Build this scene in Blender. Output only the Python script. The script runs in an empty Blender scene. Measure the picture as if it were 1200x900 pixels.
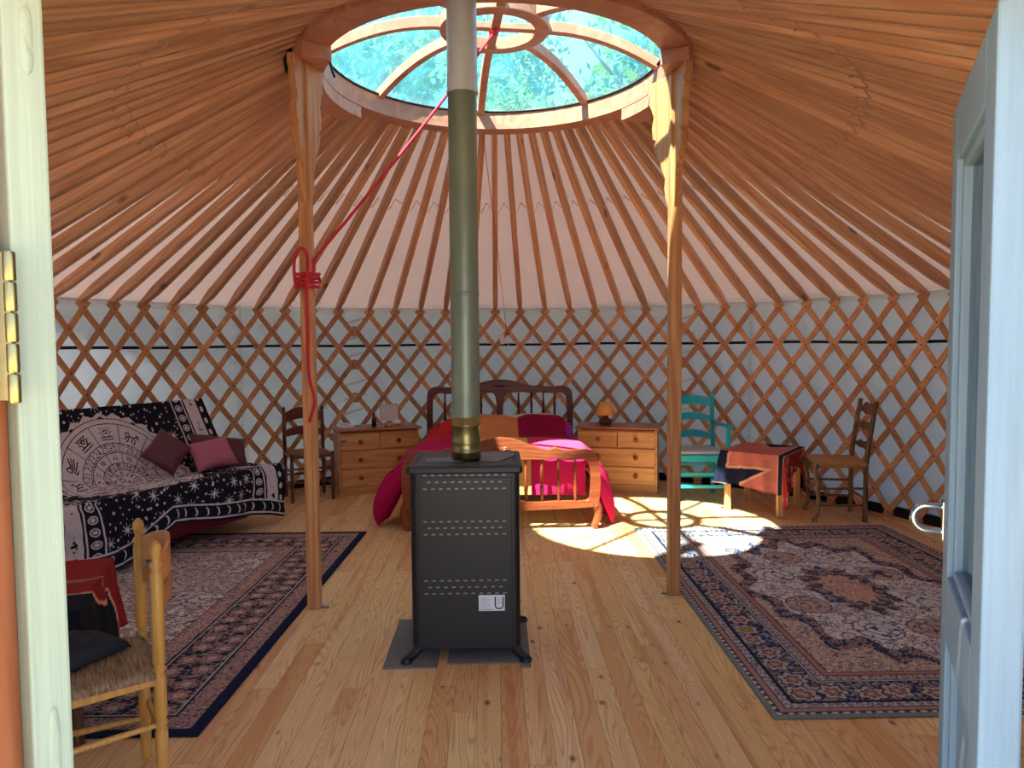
import bpy, math, random
import numpy as np
from math import sin, cos, pi, radians, atan2, sqrt, floor
from mathutils import Vector, Matrix, noise
R_ = random.Random(7)
SC = bpy.context.scene
COL = SC.collection

# ------------------------------------------------------------------ helpers
def lin(r, g, b, a=1.0):
    f = lambda c: (c/255/12.92) if c/255 <= .04045 else ((c/255+.055)/1.055)**2.4
    return (f(r), f(g), f(b), a)

def smoothstep(a, b, x):
    t = min(1, max(0, (x-a)/(b-a))); return t*t*(3-2*t)

class MB:
    def __init__(s): s.v = []; s.f = []; s.m = []; s.s = []
    def add(s, vs, fs, mi=0, smooth=False):
        o = len(s.v); s.v += [tuple(p) for p in vs]
        for f in fs: s.f.append(tuple(i+o for i in f)); s.m.append(mi); s.s.append(smooth)
        return s
    def box(s, x0, x1, y0, y1, z0, z1, mi=0, M=None):
        v = [Vector(p) for p in ((x0,y0,z0),(x1,y0,z0),(x1,y1,z0),(x0,y1,z0),(x0,y0,z1),(x1,y0,z1),(x1,y1,z1),(x0,y1,z1))]
        if M is not None: v = [M @ p for p in v]
        return s.add(v, [(0,3,2,1),(4,5,6,7),(0,1,5,4),(1,2,6,5),(2,3,7,6),(3,0,4,7)], mi)
    def beam(s, p0, p1, w, h, side=(0,0,1), w1=None, h1=None, mi=0):
        p0, p1 = Vector(p0), Vector(p1); d = (p1-p0).normalized(); u = Vector(side)
        a = d.cross(u).normalized(); b = a.cross(d).normalized()
        w1 = w if w1 is None else w1; h1 = h if h1 is None else h1
        v = []
        for p, ww, hh in ((p0,w,h),(p1,w1,h1)):
            v += [p-a*ww/2-b*hh/2, p+a*ww/2-b*hh/2, p+a*ww/2+b*hh/2, p-a*ww/2+b*hh/2]
        return s.add(v, [(0,3,2,1),(4,5,6,7),(0,1,5,4),(1,2,6,5),(2,3,7,6),(3,0,4,7)], mi)
    def tube(s, pts, rad, n=10, mi=0, closed=False, ell=1.0):
        pts = [Vector(p) for p in pts]; k = len(pts)
        if not hasattr(rad, '__len__'): rad = [rad]*k
        rings = []; ref = None
        for i, p in enumerate(pts):
            if closed: d = pts[(i+1) % k]-pts[i-1]
            else: d = pts[min(i+1,k-1)]-pts[max(i-1,0)]
            if d.length < 1e-9: d = Vector((0,0,1))
            d.normalize()
            if ref is None: ref = Vector((1,0,0)) if abs(d.x) < .7 else Vector((0,1,0))
            a = (ref - d*ref.dot(d))
            if a.length < 1e-6: a = d.orthogonal()
            a.normalize(); b = d.cross(a); ref = a
            rings.append([p + a*cos(2*pi*j/n)*rad[i] + b*sin(2*pi*j/n)*rad[i]*ell for j in range(n)])
        vs = [q for r in rings for q in r]; fs = []
        for i in range(k if closed else k-1):
            i2 = (i+1) % k
            for j in range(n):
                j2 = (j+1) % n; fs.append((i*n+j, i*n+j2, i2*n+j2, i2*n+j))
        s.add(vs, fs, mi, True)
        if not closed:
            s.add(rings[0], [tuple(range(n-1,-1,-1))], mi); s.add(rings[-1], [tuple(range(n))], mi)
        return s
    def turned(s, p0, p1, prof, n=12, mi=0):
        p0, p1 = Vector(p0), Vector(p1)
        return s.tube([p0+(p1-p0)*t for t, r in prof], [r for t, r in prof], n, mi)
    def grid(s, P, mi=0, cu=False, smooth=True):
        m, n = len(P), len(P[0]); vs = [p for r in P for p in r]; fs = []
        for i in range(m-1 + (1 if cu else 0)):
            i2 = (i+1) % m
            for j in range(n-1): fs.append((i*n+j, i2*n+j, i2*n+j+1, i*n+j+1))
        return s.add(vs, fs, mi, smooth)
    def prism(s, poly, a, b, fn, mi=0):
        # poly: 2-D outline, fn(u, v, w) -> 3-D with w running a..b
        n = len(poly); vs = [fn(p[0], p[1], a) for p in poly]+[fn(p[0], p[1], b) for p in poly]
        fs = [tuple(range(n-1,-1,-1)), tuple(range(n, 2*n))]+[(i, (i+1) % n, n+(i+1) % n, n+i) for i in range(n)]
        return s.add(vs, fs, mi)
    def strip(s, A, B, y0, y1, mi=0, closed=False):
        # band between two lines A, B of (x, z), solid from y0 to y1
        n = len(A); vs = []
        for (ax, az), (bx, bz) in zip(A, B): vs += [(ax,y0,az),(bx,y0,bz),(bx,y1,bz),(ax,y1,az)]
        fs = []
        for i in range(n if closed else n-1):
            o, q = i*4, ((i+1) % n)*4
            for j in range(4):
                j2 = (j+1) % 4; fs.append((o+j, q+j, q+j2, o+j2))
        if not closed: fs += [(0,1,2,3), ((n-1)*4+3,(n-1)*4+2,(n-1)*4+1,(n-1)*4)]
        return s.add(vs, fs, mi)
    def build(s, name, mat, parent=None, bevel=0, loc=None, rot=None, solid=0, sub=0, seg=2, recalc=True):
        me = bpy.data.meshes.new(name); me.from_pydata(s.v, [], s.f)
        for m in (mat if isinstance(mat, (list, tuple)) else [mat]): me.materials.append(m)
        me.polygons.foreach_set('material_index', s.m); me.polygons.foreach_set('use_smooth', s.s)
        if recalc:
            import bmesh
            b = bmesh.new(); b.from_mesh(me); bmesh.ops.recalc_face_normals(b, faces=b.faces); b.to_mesh(me); b.free()
        me.update()
        o = bpy.data.objects.new(name, me); COL.objects.link(o)
        if parent is not None: o.parent = parent
        if loc is not None: o.location = loc
        if rot is not None: o.rotation_euler = rot
        if solid:
            k = o.modifiers.new('thickness', 'SOLIDIFY'); k.thickness = solid; k.offset = -1
        if bevel:
            k = o.modifiers.new('bevel', 'BEVEL'); k.width = bevel; k.segments = seg; k.limit_method = 'ANGLE'; k.angle_limit = radians(40)
        if sub:
            k = o.modifiers.new('sub', 'SUBSURF'); k.levels = sub; k.render_levels = sub
        return o

def tag(o, label=None, cat=None, group=None, kind=None):
    if label: o['label'] = label
    if cat: o['category'] = cat
    if group: o['group'] = group
    if kind: o['kind'] = kind
    return o

def empty(name, loc, rz=0, label=None, cat=None, group=None):
    o = bpy.data.objects.new(name, None); COL.objects.link(o); o.location = loc; o.rotation_euler = (0,0,rz)
    o.empty_display_size = .1
    return tag(o, label, cat, group)

def copy_tree(o, parent=None):
    c = o.copy(); COL.objects.link(c)
    if parent is not None: c.parent = parent
    for ch in list(o.children): copy_tree(ch, c)
    return c

def catmull(pts, n=8):
    out = []; P = [pts[0]]+list(pts)+[pts[-1]]
    for i in range(1, len(P)-2):
        p0, p1, p2, p3 = [np.array(P[i+k], float) for k in (-1,0,1,2)]
        for j in range(n):
            t = j/n
            out.append(tuple(.5*((2*p1)+(-p0+p2)*t+(2*p0-5*p1+4*p2-p3)*t*t+(-p0+3*p1-3*p2+p3)*t**3)))
    out.append(tuple(pts[-1])); return out

# ------------------------------------------------------------------ materials
class NT:
    def __init__(s, name):
        s.mat = bpy.data.materials.new(name); s.mat.use_nodes = True
        s.t = s.mat.node_tree; s.t.nodes.clear(); s.out = s.n('ShaderNodeOutputMaterial')
    def n(s, kind, **kw):
        nd = s.t.nodes.new(kind)
        for k, v in kw.items(): setattr(nd, k, v)
        return nd
    def set(s, sock, val):
        if hasattr(val, 'is_linked') or isinstance(val, bpy.types.NodeSocket): s.t.links.new(val, sock)
        else: sock.default_value = val
    def math(s, op, a, b=None, c=None, clamp=False):
        nd = s.n('ShaderNodeMath', operation=op, use_clamp=clamp); s.set(nd.inputs[0], a)
        if b is not None: s.set(nd.inputs[1], b)
        if c is not None: s.set(nd.inputs[2], c)
        return nd.outputs[0]
    def vmath(s, op, a, b):
        nd = s.n('ShaderNodeVectorMath', operation=op); s.set(nd.inputs[0], a); s.set(nd.inputs[1], b); return nd.outputs[0]
    def noise(s, vec, scale, detail=2, rough=.5, dist=0):
        nd = s.n('ShaderNodeTexNoise'); s.set(nd.inputs['Vector'], vec); nd.inputs['Scale'].default_value = scale
        nd.inputs['Detail'].default_value = detail; nd.inputs['Roughness'].default_value = rough; nd.inputs['Distortion'].default_value = dist
        return nd.outputs['Fac']
    def ramp(s, fac, stops, interp='LINEAR'):
        nd = s.n('ShaderNodeValToRGB'); s.set(nd.inputs[0], fac); cr = nd.color_ramp; cr.interpolation = interp
        while len(cr.elements) > 1: cr.elements.remove(cr.elements[-1])
        cr.elements[0].position = stops[0][0]; cr.elements[0].color = stops[0][1]
        for p, c in stops[1:]:
            e = cr.elements.new(p); e.color = c
        return nd.outputs[0]
    def mix(s, fac, a, b, blend='MIX'):
        nd = s.n('ShaderNodeMix', data_type='RGBA', blend_type=blend); s.set(nd.inputs[0], fac); s.set(nd.inputs[6], a); s.set(nd.inputs[7], b)
        return nd.outputs[2]
    def bsdf(s, col, rough=.5, metal=0, bump=None, bstr=.3, bdist=.01, spec=.5, **kw):
        b = s.n('ShaderNodeBsdfPrincipled'); s.set(b.inputs['Base Color'], col); s.set(b.inputs['Roughness'], rough)
        b.inputs['Metallic'].default_value = metal; b.inputs['Specular IOR Level'].default_value = spec
        for k, v in kw.items(): s.set(b.inputs[k], v)
        if bump is not None:
            bp = s.n('ShaderNodeBump'); bp.inputs['Strength'].default_value = bstr; bp.inputs['Distance'].default_value = bdist
            s.set(bp.inputs['Height'], bump); s.t.links.new(bp.outputs[0], b.inputs['Normal'])
        return b.outputs[0]
    def done(s, sh): s.t.links.new(sh, s.out.inputs[0]); return s.mat
    def obj(s): return s.n('ShaderNodeTexCoord').outputs['Object']
    def rnd(s): return s.n('ShaderNodeObjectInfo').outputs['Random']

def scaled(c, k): return (min(1,c[0]*k), min(1,c[1]*k), min(1,c[2]*k), 1)

def plain(name, col, rough=.6, metal=0, var=.12, scale=12, bstr=.1, spec=.5, **kw):
    t = NT(name); v = t.obj(); n = t.noise(v, scale, 3)
    c = t.mix(n, scaled(col, 1-var), scaled(col, 1+var))
    return t.done(t.bsdf(c, rough, metal, n, bstr, .004, spec, **kw))

def wood(name, light, dark, axis='Z', ring=16, sc=5, rnd=.18, rough=.45, knots=0, spec=.4, contrast=.75, stretch=.09):
    t = NT(name); v = t.obj(); r = t.rnd()
    off = t.math('MULTIPLY', r, 37.0)
    cmb = t.n('ShaderNodeCombineXYZ')
    for i in range(3): t.set(cmb.inputs[i], off)
    v = t.vmath('ADD', v, cmb.outputs[0])
    k = {'X': (stretch,1,1), 'Y': (1,stretch,1), 'Z': (1,1,stretch), 'N': (1,1,1)}[axis]
    vs = t.vmath('MULTIPLY', v, tuple(a*sc for a in k))
    n = t.noise(vs, 1.6, 1.5, .45, .3)
    w = t.math('SINE', t.math('MULTIPLY', n, ring*3.2))
    w = t.math('MULTIPLY_ADD', w, .5, .5)
    fine = t.noise(t.vmath('MULTIPLY', v, tuple(a*60 for a in k)), 2.0, 3, .6)
    f = t.math('ADD', t.math('MULTIPLY', w, contrast), t.math('MULTIPLY', fine, 1-contrast*.6))
    f = t.math('MULTIPLY', f, .85)
    c = t.ramp(f, [(0.12, light), (.85, dark)])
    br = t.math('MULTIPLY_ADD', r, 2*rnd, 1-rnd)
    cmb2 = t.n('ShaderNodeCombineColor')
    for i in range(3): t.set(cmb2.inputs[i], br)
    c = t.mix(1.0, c, cmb2.outputs[0], 'MULTIPLY')
    if knots:
        vo = t.n('ShaderNodeTexVoronoi', feature='F1'); vo.inputs['Scale'].default_value = knots
        kk = {'X': (.45,1,1), 'Y': (1,.45,1), 'Z': (1,1,.45), 'N': (1,1,1)}[axis]
        t.set(vo.inputs['Vector'], t.vmath('MULTIPLY', v, kk))
        sel = t.math('GREATER_THAN', t.n('ShaderNodeSeparateColor').outputs[0], .5)
        sp = t.n('ShaderNodeSeparateColor'); t.set(sp.inputs[0], vo.outputs['Color'])
        sel = t.math('GREATER_THAN', sp.outputs[0], .45)
        kn = t.ramp(t.math('ADD', vo.outputs['Distance'], t.math('MULTIPLY', fine, .05)), [(.0, (1,1,1,1)), (.10, (1,1,1,1)), (.17, (0,0,0,1))])
        c = t.mix(t.math('MULTIPLY', t.math('MULTIPLY', kn, sel), .85), c, scaled(dark, .3))
    return t.done(t.bsdf(c, rough, 0, f, .12, .003, spec))

MT = {}
MT['pole'] = wood('orange pole wood', lin(218,172,132), lin(184,130,92), 'X', sc=8, rnd=.2, knots=5, stretch=.04, contrast=.5)
MT['slat'] = wood('orange lattice wood', lin(216,164,118), lin(186,130,88), 'N', sc=5, rnd=.22, ring=6, contrast=.4)
MT['bolt'] = plain('dark leather knots', lin(60,32,20), .7)
MT['post'] = wood('honey pine post', lin(216,160,106), lin(178,114,70), 'Z', sc=9, rnd=.03, knots=4, stretch=.035, contrast=.5)
MT['crown'] = wood('reddish crown wood', lin(206,148,120), lin(180,116,90), 'N', sc=4, rnd=.08, ring=8, contrast=.4)
MT['pine'] = wood('knotty pine', lin(226,168,106), lin(190,124,68), 'X', sc=6, rnd=.06, knots=8, rough=.35, ring=8, contrast=.45)
MT['pine_dark'] = wood('glossy brown pine top', lin(190,116,70), lin(140,76,42), 'X', sc=7, rnd=.03, rough=.25)
MT['knob'] = wood('turned brown knob', lin(166,92,46), lin(110,56,26), 'Z', sc=20)
MT['brownwood'] = wood('reddish brown stained wood', lin(124,66,48), lin(84,42,32), 'Z', sc=9, rnd=.05, rough=.35)
MT['bedwood'] = wood('cherry bed wood', lin(166,84,48), lin(118,52,28), 'X', sc=6, rnd=.03, rough=.3, contrast=.4)
MT['headwood'] = wood('dark cherry wood', lin(116,58,42), lin(80,36,26), 'X', sc=6, rnd=.03, rough=.35, contrast=.4)
MT['yellowwood'] = wood('varnished beech', lin(214,164,88), lin(188,134,64), 'Z', sc=10, rnd=.02, rough=.3, contrast=.4)
MT['slatwood'] = wood('curved beech slats', lin(206,138,78), lin(180,112,60), 'Y', sc=8, rough=.3, contrast=.3)
MT['oldwood'] = wood('weathered grey brown wood', lin(146,112,80), lin(96,70,48), 'Z', sc=14, rough=.7)
MT['tablewood'] = wood('pale table wood', lin(226,186,130), lin(200,154,98), 'Z', sc=9, rnd=.04)
MT['shadeleg'] = wood('shade-darkened table leg wood', lin(110,82,58), lin(72,52,38), 'Z', sc=9, rnd=.04)  # table wood darkened, the shade under the cloth put into its colour
MT['jamb'] = wood('orange stained jamb', lin(176,108,72), lin(152,88,56), 'Z', sc=4, rnd=.02, contrast=.4)
MT['teal'] = plain('turquoise paint', lin(24,172,190), .4, var=.08)
MT['brass'] = plain('brass', lin(150,142,98), .36, 1, var=.15, scale=30)
MT['chrome'] = plain('polished steel', lin(205,212,220), .12, 1, var=.05)
MT['zinc'] = plain('zinc', lin(150,158,165), .35, 1)
MT['felt'] = plain('black skirting felt', lin(22,20,22), .95)
MT['strap'] = plain('black webbing', lin(16,16,18), .8)
MT['red'] = plain('wine red upholstery', lin(132,34,46), .85, var=.15, scale=40)
MT['burgundy'] = plain('burgundy satin', lin(92,38,50), .5, var=.15, scale=30)
MT['pink'] = plain('dusty pink cotton', lin(178,98,114), .8, var=.08, scale=40)
MT['rope'] = plain('red rope', lin(206,30,48), .7, scale=200, var=.25, bstr=.4)
MT['cord'] = plain('beige cord', lin(200,164,126), .8)
MT['whitecloth'] = plain('white cotton', lin(225,220,216), .85)
MT['cream'] = plain('cream lamp shade', lin(214,202,196), .8)
MT['yellowshade'] = plain('yellow lamp shade', lin(238,176,84), .8)
MT['ceramic'] = plain('brown ceramic', lin(92,56,40), .25, var=.3)
MT['paper'] = plain('white paper', lin(222,226,236), .7, var=.03)
MT['bottle'] = plain('black bottle glass', lin(14,14,16), .15)
MT['black'] = plain('black enamel', lin(9,15,24), .45, var=.15, scale=25, bstr=.04)
MT['blacklid'] = plain('dusty black lid', lin(52,56,62), .5, var=.3, scale=14)
MT['slot'] = plain('galvanised lining', lin(120,122,116), .45, .6, var=.6, scale=90)
MT['slab'] = plain('grey fibre cement board', lin(112,108,106), .85, var=.2, scale=14)
MT['grey'] = plain('grey metal sheet', lin(100,104,108), .4, .5, var=.3)
MT['ink'] = plain('black ink', lin(18,18,20), .6)
MT['blackstay'] = plain('dark stay', lin(26,30,38), .3, .5)
MT['seatpad'] = plain('pale grey seat pad', lin(176,186,196), .85)
MT['seatpad2'] = plain('cream seat pad side', lin(232,222,200), .85)

# wood planks of the floor, running along y
def floor_mat():
    t = NT('pine floorboards'); v = t.obj(); sp = t.n('ShaderNodeSeparateXYZ'); t.set(sp.inputs[0], v)
    W = .092
    xi = t.math('DIVIDE', sp.outputs[0], W); pi_ = t.math('FLOOR', xi); xf = t.math('FRACT', xi)
    wn = t.n('ShaderNodeTexWhiteNoise', noise_dimensions='1D'); t.set(wn.inputs['W'], pi_)
    yy = t.math('DIVIDE', t.math('ADD', sp.outputs[1], t.math('MULTIPLY', wn.outputs[0], 5.0)), 1.55)
    yi = t.math('FLOOR', yy); yf = t.math('FRACT', yy)
    bid = t.math('ADD', t.math('MULTIPLY', pi_, 7.31), t.math('MULTIPLY', yi, 3.17))
    wn2 = t.n('ShaderNodeTexWhiteNoise', noise_dimensions='1D'); t.set(wn2.inputs['W'], bid)
    rid = wn2.outputs[0]
    cb = t.n('ShaderNodeCombineXYZ'); t.set(cb.inputs[0], t.math('MULTIPLY', sp.outputs[0], 11.0)); t.set(cb.inputs[1], t.math('MULTIPLY', sp.outputs[1], .80)); t.set(cb.inputs[2], t.math('MULTIPLY', rid, 90.0))
    n = t.noise(cb.outputs[0], 1.0, 1.2, .45, .35)
    rings = t.math('SINE', t.math('MULTIPLY', n, 175.0)); rings = t.math('MULTIPLY_ADD', rings, .5, .5)
    rings = t.math('POWER', rings, 3.0)
    cb2 = t.n('ShaderNodeCombineXYZ'); t.set(cb2.inputs[0], t.math('MULTIPLY', sp.outputs[0], 160.0)); t.set(cb2.inputs[1], t.math('MULTIPLY', sp.outputs[1], 7.0)); t.set(cb2.inputs[2], t.math('MULTIPLY', rid, 20.0))
    fine = t.noise(cb2.outputs[0], 1.0, 2, .6)
    base = t.ramp(rid, [(0, lin(238,206,146)), (.35, lin(232,194,130)), (.6, lin(244,212,164)), (.82, lin(224,172,112)), (1, lin(238,198,146))])
    darkc = t.ramp(rid, [(0, lin(196,136,84)), (.6, lin(204,144,90)), (1, lin(186,112,70))])
    f = t.math('MULTIPLY_ADD', rings, .58, t.math('MULTIPLY', fine, .22))
    c = t.mix(f, base, darkc)
    # reddish heartwood streaks
    cb4 = t.n('ShaderNodeCombineXYZ'); t.set(cb4.inputs[0], t.math('MULTIPLY', sp.outputs[0], 14.0)); t.set(cb4.inputs[1], t.math('MULTIPLY', sp.outputs[1], .8)); t.set(cb4.inputs[2], t.math('MULTIPLY', rid, 33.0))
    hs = t.ramp(t.noise(cb4.outputs[0], 1.0, 1), [(.55, (0,0,0,1)), (.68, (1,1,1,1))])
    c = t.mix(t.math('MULTIPLY', hs, .45), c, lin(190,110,66))
    # knots
    vo = t.n('ShaderNodeTexVoronoi', feature='F1'); vo.inputs['Scale'].default_value = 1.0
    cb3 = t.n('ShaderNodeCombineXYZ'); t.set(cb3.inputs[0], t.math('MULTIPLY', sp.outputs[0], 9.0)); t.set(cb3.inputs[1], t.math('MULTIPLY', sp.outputs[1], 5.0)); t.set(cb3.inputs[2], t.math('MULTIPLY', rid, 13.0))
    t.set(vo.inputs['Vector'], cb3.outputs[0])
    s2 = t.n('ShaderNodeSeparateColor'); t.set(s2.inputs[0], vo.outputs['Color'])
    sel = t.math('GREATER_THAN', s2.outputs[1], .58)
    kn = t.ramp(t.math('ADD', vo.outputs['Distance'], t.math('MULTIPLY', fine, .12)), [(.10, (1,1,1,1)), (.2, (0,0,0,1))])
    c = t.mix(t.math('MULTIPLY', t.math('MULTIPLY', kn, sel), .9), c, lin(84,44,28))
    # joints
    e1 = t.math('LESS_THAN', xf, .025); e2 = t.math('LESS_THAN', yf, .0018)
    e = t.math('MAXIMUM', e1, e2)
    c = t.mix(t.math('MULTIPLY', e, .6), c, lin(96,58,34))
    h = t.math('SUBTRACT', t.math('MULTIPLY', rings, -.15), e)
    return t.done(t.bsdf(c, t.math('MULTIPLY_ADD', fine, .2, .36), 0, h, .25, .002, .45))
MT['floor'] = floor_mat()

def canvas(name, dif, tra, kt, sc=2.2, amp=.7):
    t = NT(name); v = t.obj()
    n = t.noise(t.vmath('MULTIPLY', v, (1,1,1.6)), sc, 4, .6, 1.5); fine = t.noise(v, 160, 2)
    c = t.mix(n, scaled(dif, .9), scaled(dif, 1.08))
    b = t.n('ShaderNodeBump'); b.inputs['Strength'].default_value = amp; b.inputs['Distance'].default_value = .03
    t.set(b.inputs['Height'], t.math('ADD', n, t.math('MULTIPLY', fine, .02)))
    d = t.n('ShaderNodeBsdfDiffuse'); t.set(d.inputs[0], c); t.t.links.new(b.outputs[0], d.inputs['Normal'])
    tr = t.n('ShaderNodeBsdfTranslucent'); tr.inputs[0].default_value = tra
    m = t.n('ShaderNodeMixShader'); m.inputs[0].default_value = kt
    t.t.links.new(d.outputs[0], m.inputs[1]); t.t.links.new(tr.outputs[0], m.inputs[2])
    return t.done(m.outputs[0])
MT['roofcloth'] = canvas('beige roof canvas', lin(172,158,154), lin(220,220,224), .145, 1.8)
MT['wallcloth'] = canvas('pale blue grey wall canvas', lin(208,216,220), lin(204,222,238), .21, 2.6, .8)

def painted(name, col, under):
    t = NT(name); v = t.obj()
    g = t.noise(t.vmath('MULTIPLY', v, (170,170,2.2)), 1.0, 3, .6)
    st = t.noise(t.vmath('MULTIPLY', v, (60,60,3)), 1.0, 2)
    wear = t.ramp(t.noise(v, 7, 4, .7), [(.62, (0,0,0,1)), (.74, (1,1,1,1))])
    c = t.mix(t.math('MULTIPLY', t.ramp(st, [(.35,(1,1,1,1)), (.6,(0,0,0,1))]), .35), col, scaled(col, .72))
    c = t.mix(t.math('MULTIPLY', wear, .35), c, under)
    return t.done(t.bsdf(c, .6, 0, g, .5, .002, .3))
MT['paint_green'] = painted('pale green white paint', lin(150,166,150), lin(130,150,132))
MT['paint_blue'] = painted('pale blue white paint', lin(126,156,180), lin(150,160,170))

def rush_mat(name, light, dark, scale=110):
    t = NT(name); v = t.obj()
    n = t.noise(t.vmath('MULTIPLY', v, (scale*.12, scale*1.6, scale*.6)), 1.0, 3, .6)
    c = t.ramp(n, [(.3, dark), (.7, light)])
    return t.done(t.bsdf(c, .7, 0, n, .6, .004, .3))
MT['rush'] = rush_mat('woven rush', lin(176,146,112), lin(96,72,50))
MT['rush_light'] = rush_mat('woven straw', lin(206,156,98), lin(150,104,62))
MT['rush_brown'] = rush_mat('brown woven rush', lin(156,106,80), lin(104,64,46))

def vcol(name, rough=.9, sheen=0, bs=90, bstr=.25):
    t = NT(name); a = t.n('ShaderNodeAttribute', attribute_name='col'); n = t.noise(t.obj(), bs, 3)
    c = t.mix(t.math('MULTIPLY', n, .5), a.outputs['Color'], t.mix(1.0, a.outputs['Color'], (.68,.68,.68,1), 'MULTIPLY'))
    return t.done(t.bsdf(c, rough, 0, n, bstr, .004, .2))
MT['vcol'] = vcol('dyed weave'); MT['vrug'] = vcol('rug pile', .95, 0, 140, .5)

def pipe_mat(name, top, bot, z0, z1, metal=.55, rough=.35):
    t = NT(name); v = t.obj(); n = t.noise(t.vmath('MULTIPLY', v, (14,14,3)), 1.0, 4, .6)
    c = t.mix(n, top, bot)
    return t.done(t.bsdf(c, t.math('MULTIPLY_ADD', n, .25, rough), metal, n, .1, .003))
MT['pipe_low'] = pipe_mat('greenish steel flue', lin(150,166,148), lin(112,126,114), 0, 1)
MT['pipe_top'] = pipe_mat('light steel flue with sky glare in colour', lin(222,236,242), lin(196,212,222), 0, 1, .15, .3)  # lighter steel section, paled further with sun and sky brightness put into colour

def skylight_mat():
    t = NT('hazy blue skylight plastic'); v = t.obj()
    tr = t.n('ShaderNodeBsdfTransparent'); tr.inputs[0].default_value = (.19, .33, .40, 1)
    d = t.n('ShaderNodeBsdfTranslucent'); d.inputs[0].default_value = (.035, .20, .30, 1)
    g = t.n('ShaderNodeBsdfGlossy'); g.inputs['Roughness'].default_value = .05
    n = t.noise(v, 4.5, 4, .65, 1.0)
    fac = t.math('MULTIPLY_ADD', t.ramp(n, [(.35,(0,0,0,1)), (.75,(1,1,1,1))]), .12, .10)
    m = t.n('ShaderNodeMixShader'); t.set(m.inputs[0], fac); t.t.links.new(tr.outputs[0], m.inputs[1]); t.t.links.new(d.outputs[0], m.inputs[2])
    m2 = t.n('ShaderNodeMixShader'); m2.inputs[0].default_value = .04; t.t.links.new(m.outputs[0], m2.inputs[1]); t.t.links.new(g.outputs[0], m2.inputs[2])
    return t.done(m2.outputs[0])
MT['skypane'] = skylight_mat()
def glass_mat():
    t = NT('door glass'); tr = t.n('ShaderNodeBsdfTransparent'); tr.inputs[0].default_value = (.86,.92,.92,1)
    g = t.n('ShaderNodeBsdfGlossy'); g.inputs['Roughness'].default_value = .03
    fr = t.n('ShaderNodeFresnel'); fr.inputs[0].default_value = 1.5
    m = t.n('ShaderNodeMixShader'); t.set(m.inputs[0], fr.outputs[0]); t.t.links.new(tr.outputs[0], m.inputs[1]); t.t.links.new(g.outputs[0], m.inputs[2])
    return t.done(m.outputs[0])
MT['glass'] = glass_mat()
def leaf_mat(name, a, b):
    t = NT(name); c = t.mix(t.noise(t.obj(), 1.5, 3), a, b)
    d = t.n('ShaderNodeBsdfDiffuse'); t.set(d.inputs[0], c)
    tr = t.n('ShaderNodeBsdfTranslucent'); t.set(tr.inputs[0], c)
    m = t.n('ShaderNodeMixShader'); m.inputs[0].default_value = .5; t.t.links.new(d.outputs[0], m.inputs[1]); t.t.links.new(tr.outputs[0], m.inputs[2])
    return t.done(m.outputs[0])
MT['leaf'] = leaf_mat('leaves', lin(60,100,44), lin(116,146,64)); MT['bark'] = plain('bark', lin(110,90,72), .9, var=.3)
MT['grass'] = plain('meadow grass', lin(128,128,104), .95, var=.35, scale=3)

# ------------------------------------------------------------------ camera
H = 1.4; F = 860.0; PITCH, ROLL, YAW = .0556, .0080, .0195
cam = bpy.data.cameras.new('camera'); co = bpy.data.objects.new('camera', cam); COL.objects.link(co)
cam.lens = 36*F/1200; cam.sensor_width = 36; cam.clip_start = .05; cam.clip_end = 200
r0 = Vector((cos(YAW), -sin(YAW), 0)); fw = Vector((sin(YAW)*cos(PITCH), cos(YAW)*cos(PITCH), -sin(PITCH)))
u0 = Vector((sin(YAW)*sin(PITCH), cos(YAW)*sin(PITCH), cos(PITCH)))
rr = r0*cos(ROLL)-u0*sin(ROLL); uu = r0*sin(ROLL)+u0*cos(ROLL)
co.matrix_world = Matrix(((rr.x,uu.x,-fw.x,0),(rr.y,uu.y,-fw.y,0),(rr.z,uu.z,-fw.z,H),(0,0,0,1)))
SC.camera = co

# ------------------------------------------------------------------ yurt geometry
CY = 4.32; RW = 3.44; ZT = 1.72
def th(i): return -1.169+.0765*i+(.0163 if i >= 10 else 0)+(.003 if i >= 23 else 0)
def cyl(t, r, z): return (r*sin(t), CY+r*cos(t), z)
SLOPE = .532
def roofz(r, t=0): return 1.745+(3.43-r)*SLOPE+.16*smoothstep(1.15, .22, abs(abs(t)-pi))*max(0, r-1.1)/2.33

# floor
m = MB(); N = 96
m.add([cyl(2*pi*k/N, 3.75, 0) for k in range(N)]+[cyl(2*pi*k/N, 3.75, -.12) for k in range(N)],
      [tuple(range(N-1,-1,-1)), tuple(range(N,2*N))]+[(k,(k+1)%N,N+(k+1)%N,N+k) for k in range(N)])
tag(m.build('floor', MT['floor']), kind='structure')
m = MB(); m.box(-30,30,-12,40,-.3,-.13); tag(m.build('ground', MT['grass']), kind='structure')

def wall_arc(name, a, b):
    m = MB(); n = int(abs(b-a)/.02); P = []
    for i in range(n+1):
        t = a+(b-a)*i/n; row = []
        for j in range(15):
            z = -.02+(1.835+.16*smoothstep(1.15,.22,abs(abs(t)-pi)))*j/14
            w = .012*noise.noise(Vector((t*9, z*2.5, 3)))+.006*noise.noise(Vector((t*30+z*4, z*9, 8)))
            row.append(cyl(t, 3.50+w, z))
        P.append(row)
    m.grid(P); return tag(m.build(name, MT['wallcloth'], solid=.006, recalc=False), kind='structure')
wall_arc('wall_left', -pi+.217, -.75); wall_arc('wall_back', -.75, .75); wall_arc('wall_right', .75, pi-.217)
# black skirting felt low along the wall
m = MB(); P = [[cyl(-2.9+5.8*i/200, 3.445, z) for z in (.0,.075)]+[cyl(-2.9+5.8*i/200, 3.47, .075)] for i in range(201)]
m.grid(P); tag(m.build('baseboard_back', MT['felt'], solid=.004), kind='structure')
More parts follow.
